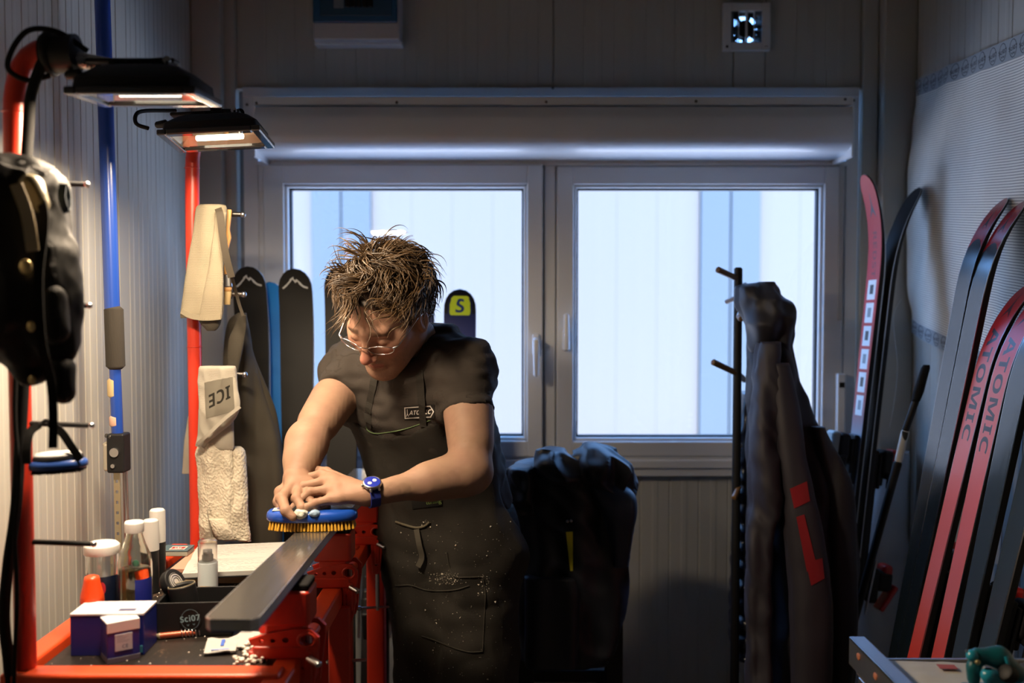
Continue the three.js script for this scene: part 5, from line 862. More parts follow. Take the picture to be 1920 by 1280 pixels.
{
  const o = thing('down_jacket', 'black quilted down jacket with white stripes hanging left on the coat stand', 'jacket'), rows = [];
  const key = [[735, 1392, 1412], [750, 1386, 1414], [780, 1380, 1416], [820, 1378, 1416], [900, 1380, 1418], [980, 1378, 1420], [1060, 1374, 1418], [1140, 1370, 1416], [1200, 1370, 1414], [1228, 1376, 1410]];
  const quilt = []; for (let y = 735; y <= 1228; y += 6) { const i = Math.max(0, key.findIndex((k) => k[0] > y) - 1), a = key[i], b = key[Math.min(i + 1, key.length - 1)], t = b[0] > a[0] ? clamp((y - a[0]) / (b[0] - a[0]), 0, 1) : 0, w = 3.2 * Math.abs(Math.sin((y - 735) / 34 * Math.PI)) * sstep(860, 900, y); quilt.push([y, lerp(a[1], b[1], t) - w, lerp(a[2], b[2], t) + w, 2.80 - w * 0.002, 0.10 + w * 0.008]); }
  const q = part('quilted_body', loft(quilt, { steps: 160, n: 50, fold: 0.012, seedZ: 50, wrinkle: 0.008, wf: 24 }), mat(lin(0.010, 0.012, 0.020), 0.3, 0, { clearcoat: 0.15 }), o);
  for (let i = 0; i < 3; i++) part('white_stripe', between(X(1384, 2.72), X(1397 - i * 2, 2.72), Y(842 + i * 14, 2.72), Y(833 + i * 14, 2.72), -2.746, -2.742, 0.001), M.white, o);
  part('zip_edge', tube([P(1388, 750, 2.74), P(1386, 800, 2.735), P(1385, 900, 2.735), P(1382, 1000, 2.735), P(1378, 1100, 2.735)], 0.0025, 50, 8), mat(lin(0.05, 0.08, 0.14), 0.3), o);
  rebase(o, P(1392, 1228, 2.76));
}

// ---------------------------------------------------------------- chair with a jacket over its back, below the window
{
  const d = 2.72, xl = X(985, d), xr = X(1153, d), o = thing('tall_chair', 'black high-backed chair under the dark jacket below the window', 'chair');
  for (const x of [xl, xr]) { part('rear_leg', between(x - 0.024, x + 0.024, 0, 1.02, -d - 0.02, -d + 0.02, 0.006), M.black, o); part('front_leg', between(x - 0.02, x + 0.02, 0, 0.45, -d - 0.34, -d - 0.30, 0.006), M.black, o); }
  part('seat', between(xl - 0.02, xr + 0.02, 0.42, 0.46, -d - 0.36, -d - 0.04, 0.012), M.black, o);
  part('back_rail', between(xl, xr, 0.98, 1.02, -d - 0.015, -d + 0.015, 0.006), M.black, o); part('back_rail', between(xl, xr, 0.74, 0.78, -d - 0.012, -d + 0.012, 0.006), M.black, o);
  part('stretcher', between(xl, xr, 0.2, 0.225, -d - 0.012, -d + 0.012, 0.004), M.black, o);
  rebase(o, V((xl + xr) / 2, 0, -d - 0.15));
  const j = thing('draped_jacket', 'dark blue-black jacket with yellow zip strip draped over the tall chair', 'jacket');
  const jm = mat(lin(0.010, 0.012, 0.019), 0.5, 0, { sheen: 0.3, sheenColor: lin(0.15, 0.2, 0.35) });
  const body = part('jacket_body', loft([[858, 1010, 1150, 2.66, 0.08], [866, 975, 1170, 2.66, 0.14], [880, 957, 1186, 2.66, 0.18], [905, 953, 1196, 2.66, 0.2], [935, 958, 1196, 2.66, 0.2], [980, 966, 1188, 2.66, 0.2], [1040, 970, 1178, 2.66, 0.2], [1120, 972, 1174, 2.66, 0.19], [1180, 975, 1160, 2.66, 0.18], [1225, 980, 1142, 2.66, 0.17], [1240, 984, 1138, 2.66, 0.15]], { steps: 80, n: 90, fold: 0.03, freq: 16, stretch: 2, seedZ: 60, wrinkle: 0.008, ridge: 0.014, rf: 11 }), jm, j);
  part('lower_panel', loft([[1080, 984, 1088, 2.57, 0.05], [1180, 984, 1086, 2.57, 0.06], [1240, 985, 1083, 2.57, 0.06], [1252, 992, 1078, 2.57, 0.04]], { fold: 0.01, steps: 30, n: 40, seedZ: 64 }), jm, j);
  for (const [a, s] of [[[[838, 1022, 1040, 2.62, 0.05], [845, 1008, 1060, 2.61, 0.1], [862, 1000, 1090, 2.6, 0.14], [885, 1000, 1110, 2.6, 0.14], [905, 1010, 1110, 2.61, 0.1]], 66], [[[829, 1100, 1124, 2.62, 0.04], [836, 1092, 1140, 2.61, 0.09], [850, 1078, 1158, 2.6, 0.13], [870, 1064, 1178, 2.59, 0.15], [895, 1070, 1190, 2.6, 0.15], [930, 1090, 1194, 2.61, 0.1]], 68], [[[872, 966, 990, 2.61, 0.05], [884, 954, 1000, 2.6, 0.09], [920, 952, 1004, 2.6, 0.1], [960, 962, 998, 2.61, 0.07]], 70]]) part('hood_fold', loft(a, { steps: 50, n: 80, fold: 0.02, freq: 22, stretch: 11, seedZ: s, wrinkle: 0.008, wf: 24, flat: 2, ridge: 0.026, rf: 15 }), jm, j);
  part('shoulder_yoke', loft([[900, 1100, 1150, 2.585, 0.04], [920, 1110, 1185, 2.575, 0.08], [950, 1120, 1194, 2.57, 0.1], [1000, 1140, 1186, 2.58, 0.08], [1060, 1150, 1178, 2.59, 0.05]], { steps: 36, n: 50, fold: 0.012, seedZ: 73 }), mat(lin(0.014, 0.025, 0.05), 0.5, 0, { sheen: 0.4, sheenColor: lin(0.15, 0.25, 0.4) }), j);
  printOn('yellow_strip', j.children.filter((c) => c.isMesh), [[1061, 997], [1074, 996], [1074, 1070], [1069, 1070]], 4, 14, mat(lin(0.85, 0.72, 0.03), 0.6), j, 0.004);
  for (const [x, y] of [[1064, 977], [1071, 976]]) { const p = onMesh(j.children.filter((c) => c.isMesh), x, y, 0.003); if (p) part('zip_pull', new THREE.SphereGeometry(0.0042, 12, 8).translate(p.x, p.y, p.z), M.steel, j); }
  rebase(j, P(1060, 1250, 2.66));
}

// ---------------------------------------------------------------- tool table in the right foreground
{
  const o = thing('tool_table', 'metal table with raised aluminium rim in the lower right corner', 'table'), x0 = 0.60, zb = -1.742, zf = -0.75;
  part('table_top', between(x0 + 0.01, RIGHT - 0.03, 0.835, 0.857, zb, zf, 0.003), mat(lin(0.10, 0.085, 0.085), 0.45, 0, { bumpMap: roughTex, bumpScale: 0.0006 }), o);
  part('rim_rail', [between(x0, x0 + 0.028, 0.894, 0.9, zb - 0.01, zf, 0.002), between(x0, x0 + 0.005, 0.85, 0.9, zb - 0.01, zf, 0.002)], M.aluminium, o);
  part('rear_edge', between(x0 + 0.028, RIGHT - 0.03, 0.83, 0.862, zb - 0.008, zb, 0.002), M.aluminium, o);
  for (const [x, z] of [[x0 + 0.03, zb + 0.03], [RIGHT - 0.06, zb + 0.03], [x0 + 0.03, zf - 0.03], [RIGHT - 0.06, zf - 0.03]]) part('leg', between(x - 0.02, x + 0.02, 0, 0.835, z - 0.02, z + 0.02, 0.003), M.aluminium, o);
  for (const [z, y] of [[-1.70, 0.882], [-1.62, 0.878]]) part('paint_chip', new THREE.SphereGeometry(0.006, 12, 8).scale(0.25, 1, 1.4).translate(x0 - 0.001, y, z), mat(lin(0.35, 0.12, 0.06), 0.7), o);
  rebase(o, V(0.9, 0, -1.25));
  const c = thing('crumpled_paper', 'sheet of pale paper with a red patch lying on the metal table', 'paper', V(0.735, 0.858, -1.66)); c.rotation.y = -0.1;
  const rows = []; for (let j = 0; j <= 14; j++) rows.push(Array.from({ length: 15 }, (_, i) => { const x = (i / 14 - 0.5) * 0.16, z = (j / 14 - 0.5) * 0.13; return V(x, 0.004 + Math.max(0, 0.006 * noise(x * 30, z * 30, 3)) + 0.0015, z); }));
  part('paper_sheet', merge([gridMesh(rows), gridMesh(rows.map((r) => r.map((p) => V(p.x, p.y - 0.0015, p.z))))]), mat(lin(0.5, 0.48, 0.42), 0.85), c);
  part('red_patch', box(0.03, 0.0008, 0.02, 0.0003).translate(0.01, 0.0105, -0.03), mat(lin(0.4, 0.09, 0.08), 0.8), c);
}
{ // teal tool with black knobs
  const teal = mat(lin(0.015, 0.28, 0.40), 0.3, 0, { clearcoat: 0.5, clearcoatRoughness: 0.2 }), dark = mat(lin(0.008, 0.11, 0.13), 0.3, 0, { clearcoat: 0.4 }), d = 1.57;
  const o = thing('clamp_tool', 'teal clamp tool with black knob on the metal table at the lower right', 'tool', V(X(1880, d), 0.858, -d)), k = d / FPX, l = (px, py, z = 0) => V((px - 1880) * k, P(px, py, d).y - 0.858, z);
  const bar = (pts, r, m, n) => part(n, tube(pts, r, 30, 16), m, o);
  part('clamp_head', uvBox(surfaceNet((x, y, z) => { const v = V(x, y, z); let f = capsule(v, l(1845, 1228), l(1885, 1232), 0.012, 0.016); f = smin(f, capsule(v, l(1885, 1232), l(1918, 1262), 0.016, 0.016), 0.012); f = smin(f, capsule(v, l(1838, 1250), l(1838, 1272), 0.012, 0.010), 0.01); return f; }, V(-0.07, -0.02, -0.04), V(0.08, 0.09, 0.04), 0.0028)), dark, o);
  part('clamp_arm', uvBox(surfaceNet((x, y, z) => { const v = V(x, y, z - 0.022); let f = capsule(v, l(1852, 1256), l(1868, 1282), 0.011, 0.008); f = smin(f, capsule(v, l(1858, 1256), l(1880, 1262), 0.008, 0.008), 0.01); return smin(f, capsule(v, l(1866, 1256), l(1888, 1284), 0.007, 0.006), 0.006); }, V(-0.06, -0.02, -0.01), V(0.06, 0.06, 0.05), 0.0025)), teal, o);
  part('teal_cap', new THREE.SphereGeometry(0.0095, 20, 14).scale(1, 1, 1).translate(...l(1831, 1226, 0.006).toArray()), teal, o);
  part('brass_screw', rod(l(1836, 1234, 0.012), l(1836, 1234, 0.02), 0.004), mat(lin(0.6, 0.5, 0.25), 0.3, 0.8), o);
  part('steel_tip', rod(l(1828, 1223, 0.004), l(1820, 1217, 0.004), 0.0028, 0.002), M.steel, o);
  part('black_knob', lathe([[0, -0.010], [0.012, -0.010], [0.014, -0.006], [0.0125, 0], [0.014, 0.006], [0.012, 0.010], [0, 0.010]], 12).rotateZ(0.9).rotateX(0.5).translate(...l(1886, 1250, 0.03).toArray()), M.black, o);
  part('base_block', between(-0.045, 0.06, 0.0, 0.02, -0.03, 0.03, 0.006), dark, o);
  bar([l(1888, 1222, 0.018), l(1892, 1238, 0.02), l(1900, 1250, 0.02)], 0.003, teal, 'wire_spring');
}
// ---------------------------------------------------------------- the man at the bench
{
  const o = thing('person', 'man with wavy brown hair, glasses and black apron bending over the ski with the brush', 'person');
  const J = {
    sR: P(657, 700, 2.36), eR: P(578, 822, 2.11), wR: P(555, 896, 2.02),
    sL: P(874, 694, 2.17), eL: P(886, 884, 2.05), wL: P(694, 927, 1.957),
    neck: P(788, 662, 2.27), chest: P(778, 750, 2.31), waist: P(818, 870, 2.39), pelvis: P(848, 985, 2.44),
    hR: P(814, 1010, 2.46), hL: P(882, 1010, 2.40), kR: P(822, 1360, 2.42), kL: P(892, 1360, 2.36),
  };
  const fwd = V(-0.52, 0, 0.85), left = V(0.85, 0, 0.52);
  const off = (a, l, f = 0, y = 0) => a.clone().addScaledVector(left, l).addScaledVector(fwd, f).add(V(0, y, 0));
  const aR = V(J.kR.x - 0.02, 0.09, J.kR.z - 0.02), aL = V(J.kL.x + 0.02, 0.09, J.kL.z - 0.01);
  // head frame: x to his left, y to the crown, z to the face
  const HX = V(0.92825, -0.15417, 0.33851), HY = V(-0.09931, 0.77432, 0.62496), HZ = V(-0.35846, -0.61373, 0.70345), HO = V(-0.26698, 1.46157, -2.12433);
  const toHead = (p) => { const d = p.clone().sub(HO); return V(d.dot(HX), d.dot(HY), d.dot(HZ)); };
  const fromHead = (x, y, z) => HO.clone().addScaledVector(HX, x).addScaledVector(HY, y).addScaledVector(HZ, z);
  const headMatrix = new THREE.Matrix4().makeBasis(HX, HY, HZ).setPosition(HO);

  // ---------- fields
  const ribL = [off(J.chest, 0.075, 0.0, 0.03), off(J.waist, 0.07)], ribR = [off(J.chest, -0.075, 0.0, 0.03), off(J.waist, -0.07)];
  const belly = [off(J.waist, 0, 0.02), off(J.pelvis, 0, 0.0)];
  const torso = (p) => {
    let f = capsule(p, ribL[0], ribL[1], 0.112, 0.100); f = smin(f, capsule(p, ribR[0], ribR[1], 0.112, 0.100), 0.06);
    f = smin(f, capsule(p, J.sR, J.sL, 0.062, 0.062), 0.09); f = smin(f, capsule(p, belly[0], belly[1], 0.114, 0.108), 0.08);
    f = smin(f, capsule(p, off(J.pelvis, 0.06), off(J.pelvis, -0.06), 0.100, 0.100), 0.08);
    f = smin(f, capsule(p, J.neck, J.chest, 0.06, 0.10), 0.07);
    return f;
  };
  const legs = (p, g = 0) => { let f = capsule(p, J.hR, J.kR, 0.094 + g, 0.074 + g); f = smin(f, capsule(p, J.hL, J.kL, 0.094 + g, 0.074 + g), 0.03); f = smin(f, capsule(p, J.kR, aR, 0.07 + g, 0.055 + g), 0.02); return smin(f, capsule(p, J.kL, aL, 0.07 + g, 0.055 + g), 0.02); };
  const muscle = (p, a, b, t0, t1, r0, r1) => capsule(p, a.clone().lerp(b, t0), a.clone().lerp(b, t1), r0, r1);
  const arms = (p) => {
    let r = capsule(p, J.sR, J.eR, 0.048, 0.036); r = smin(r, muscle(p, J.sR, J.eR, 0.45, 0.75, 0.046, 0.039), 0.03); r = smin(r, capsule(p, J.eR, J.wR, 0.038, 0.0265), 0.018); r = smin(r, muscle(p, J.eR, J.wR, 0.18, 0.5, 0.040, 0.034), 0.03);
    let l = capsule(p, J.sL, J.eL, 0.050, 0.038); l = smin(l, muscle(p, J.sL, J.eL, 0.45, 0.7, 0.049, 0.043), 0.03); l = smin(l, capsule(p, J.eL, J.wL, 0.039, 0.0225), 0.022); l = smin(l, muscle(p, J.eL, J.wL, 0.12, 0.42, 0.043, 0.036), 0.03);
    return Math.min(r, l);
  };
  const nk = [fromHead(0, -0.055, -0.045), J.neck.clone().add(V(0.0, -0.02, 0))];
  const neckF = (p) => { let f = capsule(p, nk[0], nk[1], 0.056, 0.066); f = smin(f, capsule(p, fromHead(0.055, -0.05, -0.03), off(J.neck, 0.0, 0.07, -0.05), 0.012, 0.012), 0.03); return f; };
  // head in its own frame
  const headF = (q) => {
    const x = Math.abs(q.x), y = q.y, z = q.z, c = (a, b, ra, rb) => capsule(V(x, y, z), a, b, ra, rb);
    let f = ellipsoid(x, y - 0.045, z + 0.015, 0.075, 0.088, 0.096);
    f = smin(f, ellipsoid(x, y + 0.03, z - 0.03, 0.058, 0.085, 0.058), 0.04);
    f = smin(f, c(V(0.054, -0.045, -0.005), V(0.018, -0.098, 0.058), 0.020, 0.017), 0.03);
    f = smin(f, c(V(0, -0.098, 0.064), V(0, -0.098, 0.064), 0.021, 0.021), 0.02);
    f = smin(f, c(V(0.040, -0.012, 0.062), V(0.050, -0.005, 0.045), 0.019, 0.019), 0.02);
    f = smin(f, c(V(0, 0.026, 0.086), V(0.036, 0.030, 0.073), 0.0125, 0.011), 0.014);
    f = smax(f, -c(V(0.031, 0.008, 0.099), V(0.034, 0.008, 0.097), 0.0145, 0.0135), 0.012);
    f = smin(f, c(V(0.031, 0.006, 0.0745), V(0.034, 0.006, 0.073), 0.0122, 0.0122), 0.004);
    f = smin(f, c(V(0, 0.018, 0.088), V(0, -0.024, 0.109), 0.0074, 0.0092), 0.012);
    f = smin(f, c(V(0, -0.027, 0.108), V(0, -0.028, 0.109), 0.0108, 0.0108), 0.008);
    f = smin(f, c(V(0.0125, -0.034, 0.098), V(0.0125, -0.034, 0.097), 0.0078, 0.0078), 0.007);
    f = smax(f, -c(V(0.0065, -0.0425, 0.103), V(0.008, -0.036, 0.100), 0.0034, 0.003), 0.003);
    f = smin(f, c(V(0, -0.053, 0.0865), V(0.019, -0.059, 0.078), 0.0078, 0.005), 0.008);
    f = smin(f, c(V(0, -0.070, 0.0835), V(0.017, -0.067, 0.077), 0.0082, 0.005), 0.008);
    f = smax(f, -c(V(0, -0.0615, 0.0955), V(0.025, -0.0635, 0.0805), 0.0026, 0.002), 0.004);
    f = smax(f, -c(V(0.024, -0.042, 0.094), V(0.036, -0.068, 0.078), 0.004, 0.003), 0.012);
    // ear
    let e = ellipsoid(x - 0.078, y + 0.002 - (z + 0.012) * 0.2, z + 0.014, 0.010, 0.033, 0.019);
    e = smax(e, -ellipsoid(x - 0.087, y - 0.002, z + 0.010, 0.008, 0.021, 0.010), 0.005);
    f = smin(f, e, 0.008);
    return f;
  };
  // hands: chains of joints
  const chain = (pts, r) => pts.map((p, i) => [p, r[i]]);
  const LH = { w: J.wL, fingers: [
    chain([P(602, 889, 2.012), P(566, 897, 2.015), P(548, 912, 2.0), P(536, 929, 1.99)], [0.0095, 0.0083, 0.0075, 0.0066]),
    chain([P(607, 902, 1.988), P(569, 911, 1.985), P(551, 927, 1.972), P(539, 943, 1.96)], [0.0098, 0.0088, 0.0079, 0.0068]),
    chain([P(613, 918, 1.962), P(581, 922, 1.955), P(560, 939, 1.943), P(546, 954, 1.936)], [0.0097, 0.0086, 0.0078, 0.0067]),
    chain([P(618, 936, 1.94), P(591, 943, 1.932), P(574, 951, 1.926), P(561, 956, 1.923)], [0.0092, 0.0078, 0.0071, 0.0063])],
    thumb: chain([P(655, 908, 1.995), P(612, 886, 2.04), P(588, 880, 2.05), P(572, 879, 2.05)], [0.0145, 0.011, 0.0095, 0.008]) };
  const RH = { w: J.wR, fingers: [
    chain([P(545, 912, 1.985), P(528, 934, 1.945), P(536, 957, 1.908), P(549, 969, 1.903)], [0.0115, 0.0112, 0.0096, 0.0082]),
    chain([P(560, 913, 1.99), P(556, 934, 1.945), P(566, 952, 1.925), P(576, 957, 1.93)], [0.011, 0.0098, 0.0085, 0.0075]),
    chain([P(574, 912, 1.995), P(578, 934, 1.955), P(590, 950, 1.935), P(598, 956, 1.94)], [0.011, 0.0095, 0.0085, 0.0075]),
    chain([P(588, 912, 2.0), P(600, 932, 1.965), P(610, 948, 1.95), P(616, 955, 1.955)], [0.0105, 0.009, 0.008, 0.007])],
    thumb: chain([P(548, 906, 2.02), P(526, 922, 2.0), P(522, 940, 1.985), P(526, 952, 1.975)], [0.014, 0.0115, 0.010, 0.0085]) };
  const handF = (p, H, elbow, rw) => {
    let f = capsule(p, elbow.clone().lerp(H.w, 0.75), H.w, rw * 1.12, rw);
    H.fingers.forEach((c, i) => { const m = H.w.clone().lerp(c[0][0], 0.12); f = smin(f, capsule(p, m, c[0][0], 0.0155, c[0][1] + 0.0012), 0.014); });
    for (let i = 0; i < 3; i++) f = smin(f, capsule(p, H.fingers[i][0][0].clone().lerp(H.w, 0.22), H.fingers[i + 1][0][0].clone().lerp(H.w, 0.22), 0.010, 0.010), 0.012);
    f = smin(f, capsule(p, H.w.clone().lerp(H.thumb[0][0], 0.2), H.thumb[0][0], 0.015, H.thumb[0][1]), 0.012);
    for (const c of [...H.fingers, H.thumb]) {
      let g = 9; for (let i = 0; i < 3; i++) g = smin(g, capsule(p, c[i][0], c[i + 1][0], c[i][1], c[i + 1][1]), 0.003);
      for (let i = 1; i < 3; i++) g = smin(g, capsule(p, c[i][0], c[i][0], c[i][1] * 1.07, c[i][1] * 1.07), 0.004);   // knuckles
      f = smin(f, g, 0.0045);
    }
    return f;
  };
  const knuckles = (p, H) => { let d = 9; for (const c of H.fingers) d = Math.min(d, p.distanceTo(c[0][0]) - 0.006, p.distanceTo(c[1][0]) - 0.005); return d; };

  // ---------- body: torso, arms, neck; finer pieces for head and hands, joined in one mesh
  const bodyGeo = [];
  const lo = V(-0.62, 0.8, -2.62), hi = V(0.12, 1.52, -1.88), v = V(0, 0, 0);
  const skin = (f, lo, hi, h, col) => { const g = surfaceNet(f, lo, hi, h); paint(g, col); g.setAttribute('uv', new THREE.BufferAttribute(new Float32Array(g.attributes.position.count * 2), 2)); bodyGeo.push(g.index ? g : g); };
  const base = [0.30, 0.185, 0.125];
  const armTone = (p) => { const n = 1 + 0.10 * noise(p.x * 45, p.y * 45, p.z * 45) + 0.07 * noise(p.x * 160, p.y * 160, p.z * 160); return [base[0] * n, base[1] * n * (0.98 + 0.06 * noise(p.x * 30, p.y * 30, 4)), base[2] * n]; };
  const wristCut = (p, a, b) => { const d = b.clone().sub(a), L = d.length(); return p.clone().sub(b).dot(d) / L; };   // > 0 beyond the wrist
  skin((x, y, z) => { v.set(x, y, z); return smin(smin(torso(v) + 0.014, arms(v), 0.03), neckF(v), 0.03); }, lo, hi, 0.0065, armTone);
  const hb = (H) => { const b = new THREE.Box3(); for (const c of [...H.fingers, H.thumb]) for (const [p] of c) b.expandByPoint(p); b.expandByPoint(H.w); return b.expandByScalar(0.022); };
  for (const [H, e, rw, tint] of [[LH, J.eL, 0.0225, 1], [RH, J.eR, 0.0265, 0.97]]) {
    const b = hb(H);
    skin((x, y, z) => { v.set(x, y, z); return smax(handF(v, H, e, rw), -(wristCut(v, H.w, e) * -1 + 0.03), 0.004); }, b.min, b.max, 0.0026, (p) => { const k = sstep(0.008, -0.004, knuckles(p, H)), n = tint * (1 + 0.09 * noise(p.x * 90, p.y * 90, p.z * 90)); return [0.30 * n, lerp(0.175, 0.135, k) * n, lerp(0.118, 0.09, k) * n]; });
  }
  { // head
    const q = V(0, 0, 0), w = V(0, 0, 0);
    const g = surfaceNet((x, y, z) => { q.set(x, y, z); const f = headF(q); if (y < -0.03 && z < 0.05) { w.copy(fromHead(x, y, z)); return smin(f, neckF(w), 0.02); } return f; }, V(-0.098, -0.15, -0.125), V(0.098, 0.15, 0.135), 0.0026);
    paint(g, (p) => {
      const n = 1 + 0.10 * noise(p.x * 70, p.y * 70, p.z * 70) + 0.08 * noise(p.x * 260, p.y * 260, p.z * 260), ax = Math.abs(p.x);
      const nose = sstep(0.03, 0.008, Math.hypot(p.x, p.y + 0.026, p.z - 0.108)), cheek = sstep(0.035, 0.01, Math.hypot(ax - 0.042, p.y + 0.018, p.z - 0.07));
      const lips = sstep(0.010, 0.004, Math.abs(p.y + 0.0615)) * sstep(0.026, 0.018, ax) * (p.z > 0.07 ? 1 : 0);
      const beard = sstep(-0.035, -0.06, p.y) * sstep(-0.02, 0.02, p.z) * (1 - lips) + sstep(0.011, 0.003, Math.abs(p.y + 0.046)) * sstep(0.03, 0.02, ax) * (p.z > 0.08 ? 0.6 : 0);
      const brow = sstep(0.007, 0.003, Math.abs(p.y - 0.030 - 0.003 * Math.cos(ax * 60))) * sstep(0.052, 0.044, ax) * sstep(0.008, 0.014, ax) * (p.z > 0.05 ? 1 : 0);
      const crease = sstep(0.0022, 0.0006, Math.abs(p.y - 0.0005)) * sstep(0.045, 0.04, ax) * sstep(0.016, 0.02, ax) * (p.z > 0.06 ? 1 : 0);
      let c = [0.42, 0.235, 0.16]; const mix = (d, k) => { c = c.map((a, i) => lerp(a, d[i], clamp(k, 0, 1))); };
      mix([0.44, 0.16, 0.115], nose * 0.8); mix([0.43, 0.175, 0.12], cheek * 0.5); mix([0.33, 0.115, 0.09], lips * 0.8); mix([0.20, 0.13, 0.09], beard * (0.35 + 0.35 * Math.max(0, noise(p.x * 420, p.y * 420, p.z * 420) + 0.3))); mix([0.10, 0.055, 0.03], brow * 0.75); mix([0.16, 0.07, 0.05], crease * 0.7);
      return c.map((a) => a * n);
    });
    g.setAttribute('uv', new THREE.BufferAttribute(new Float32Array(g.attributes.position.count * 2), 2));
    g.applyMatrix4(headMatrix); bodyGeo.push(g);
  }
  const body = mergeGeometries(bodyGeo); 
  part('body', body, mat(0xffffff, 0.58, 0, { vertexColors: true, specularIntensity: 0.45 }), o);

  // ---------- clothes
  const shirtMat = mat(lin(0.030, 0.023, 0.018), 0.92, 0, { bumpMap: weaveTex, bumpScale: 0.0004, sheen: 0.35, sheenRoughness: 0.5, sheenColor: lin(0.22, 0.16, 0.11) });
  const apronMat = mat(lin(0.017, 0.014, 0.010), 0.9, 0, { bumpMap: weaveTex, bumpScale: 0.0004, sheen: 0.2, sheenColor: lin(0.2, 0.16, 0.1) });
  const trouserMat = mat(lin(0.013, 0.011, 0.009), 0.9, 0, { bumpMap: weaveTex, bumpScale: 0.0004 });
  const cutR = J.sR.clone().lerp(J.eR, 0.40), cutL = J.sL.clone().lerp(J.eL, 0.435), dR = J.eR.clone().sub(J.sR).normalize(), dL = J.eL.clone().sub(J.sL).normalize();
  const fold = (p, k) => k * (noise(p.x * 14 + p.y * 6, p.y * 10 - p.x * 5, p.z * 12) + 0.5 * noise(p.x * 34 + p.y * 20, p.y * 16, p.z * 30 + 5));
  const ridge = (p, k, fx, fy) => { const n = noise(p.x * fx + p.z * 4, p.y * fy, p.z * fx); return k * (1 - Math.abs(n) * 3) ; };
  const shirtF = (p) => {
    const w = fold(p, 0.011);
    let f = torso(p) - 0.006;
    let r = smax(capsule(p, J.sR, J.eR, 0.057, 0.053) , (p.x - cutR.x) * dR.x + (p.y - cutR.y) * dR.y + (p.z - cutR.z) * dR.z, 0.004);
    let l = smax(capsule(p, J.sL, J.eL, 0.061, 0.056), (p.x - cutL.x) * dL.x + (p.y - cutL.y) * dL.y + (p.z - cutL.z) * dL.z, 0.004);
    f = smin(f, Math.min(r, l), 0.035) + w + ridge(p, 0.0045, 9, 24);
    f = smax(f, -(capsule(p, fromHead(0, -0.05, -0.045), off(J.neck, 0, 0.04, -0.03), 0.062, 0.062)), 0.008);
    return Math.max(f, 0.93 - p.y);
  };
  const shirt = part('t_shirt', uvBox(surfaceNet((x, y, z) => shirtF(v.set(x, y, z)), V(-0.60, 0.92, -2.66), V(0.10, 1.47, -1.98), 0.0055)), shirtMat, o);
  const axis = [[1.6, J.neck], [J.chest.y, J.chest], [J.waist.y, J.waist], [J.pelvis.y, J.pelvis], [0.4, J.kR.clone().lerp(J.kL, 0.5)]];
  const axisAt = (y) => { for (let i = 0; i < axis.length - 1; i++) if (y >= axis[i + 1][0]) { const t = clamp((y - axis[i + 1][0]) / (axis[i][0] - axis[i + 1][0]), 0, 1); return [lerp(axis[i + 1][1].x, axis[i][1].x, t), lerp(axis[i + 1][1].z, axis[i][1].z, t)]; } return [axis[4][1].x, axis[4][1].z]; };
  const apronF = (p) => {
    const [ax, az] = axisAt(p.y), dx = p.x - ax, dz = p.z - az, f0 = dx * fwd.x + dz * fwd.z, s = dx * left.x + dz * left.z;
    let f = Math.min(torso(p), 9); f = smin(f, legs(p, 0.012), 0.09);
    const below = sstep(1.0, 0.86, p.y), flare = 0.009 + 0.012 * below;
    f -= flare;
    f += (0.003 + 0.012 * below) * noise(s * 18 + 3, p.y * 3.2, 2.2 + f0 * 4) + fold(p, 0.005) + below * ridge(p, 0.004, 7, 13);
    const top = 1.196 + 0.03 * (s / 0.11) ** 2, half = lerp(0.135, 0.235, sstep(1.2, 0.99, p.y));
    f = smax(f, p.y - Math.min(top, 1.27), 0.006);
    f = smax(f, Math.abs(s) - half, 0.008);
    f = smax(f, -f0 - 0.05 * below + 0.0, 0.008);
    return Math.max(f, 0.50 - p.y);
  };
  part('apron', uvBox(surfaceNet((x, y, z) => apronF(v.set(x, y, z)), V(-0.52, 0.49, -2.74), V(0.2, 1.29, -2.04), 0.0065)), apronMat, o);
  const trouserF = (p) => { let f = smin(legs(p, 0.006), torso(p) - 0.008, 0.05); return Math.max(f + fold(p, 0.007), p.y - 1.0); };
  part('trousers', uvBox(surfaceNet((x, y, z) => trouserF(v.set(x, y, z)), V(-0.46, 0.05, -2.78), V(0.26, 1.02, -2.1), 0.011)), trouserMat, o);
  for (const a of [aR, aL]) { const toe = a.clone().addScaledVector(fwd, 0.17); toe.y = 0.036; const heel = V(a.x, 0.045, a.z).addScaledVector(fwd, -0.04), l0 = a.clone().min(toe).addScalar(-0.12), h0 = a.clone().max(toe).addScalar(0.12); part('shoe', uvBox(surfaceNet((x, y, z) => { v.set(x, y, z); return Math.max(smin(capsule(v, heel, toe, 0.045, 0.042), capsule(v, a, heel, 0.05, 0.045), 0.03), 0.003 - y); }, V(l0.x, -0.01, l0.z), V(h0.x, 0.2, h0.z), 0.012)), M.black, o); }

  // ---------- details that lie on the cloth: follow the view until the cloth is met
  const eye = V(0, 1.5, 0);
  const onCloth = (F, px, py, lift) => { const dir = P(px, py, 1).sub(eye).normalize(); let t = 1.85; for (let i = 0; i < 160; i++) { const f = F(v.copy(eye).addScaledVector(dir, t)); if (f < 0.0004) break; t += Math.max(f * 0.5, 0.0006); if (t > 3) return null; } return eye.clone().addScaledVector(dir, t - lift); };
  const clothF = (p) => Math.min(shirtF(p), apronF(p), trouserF(p));
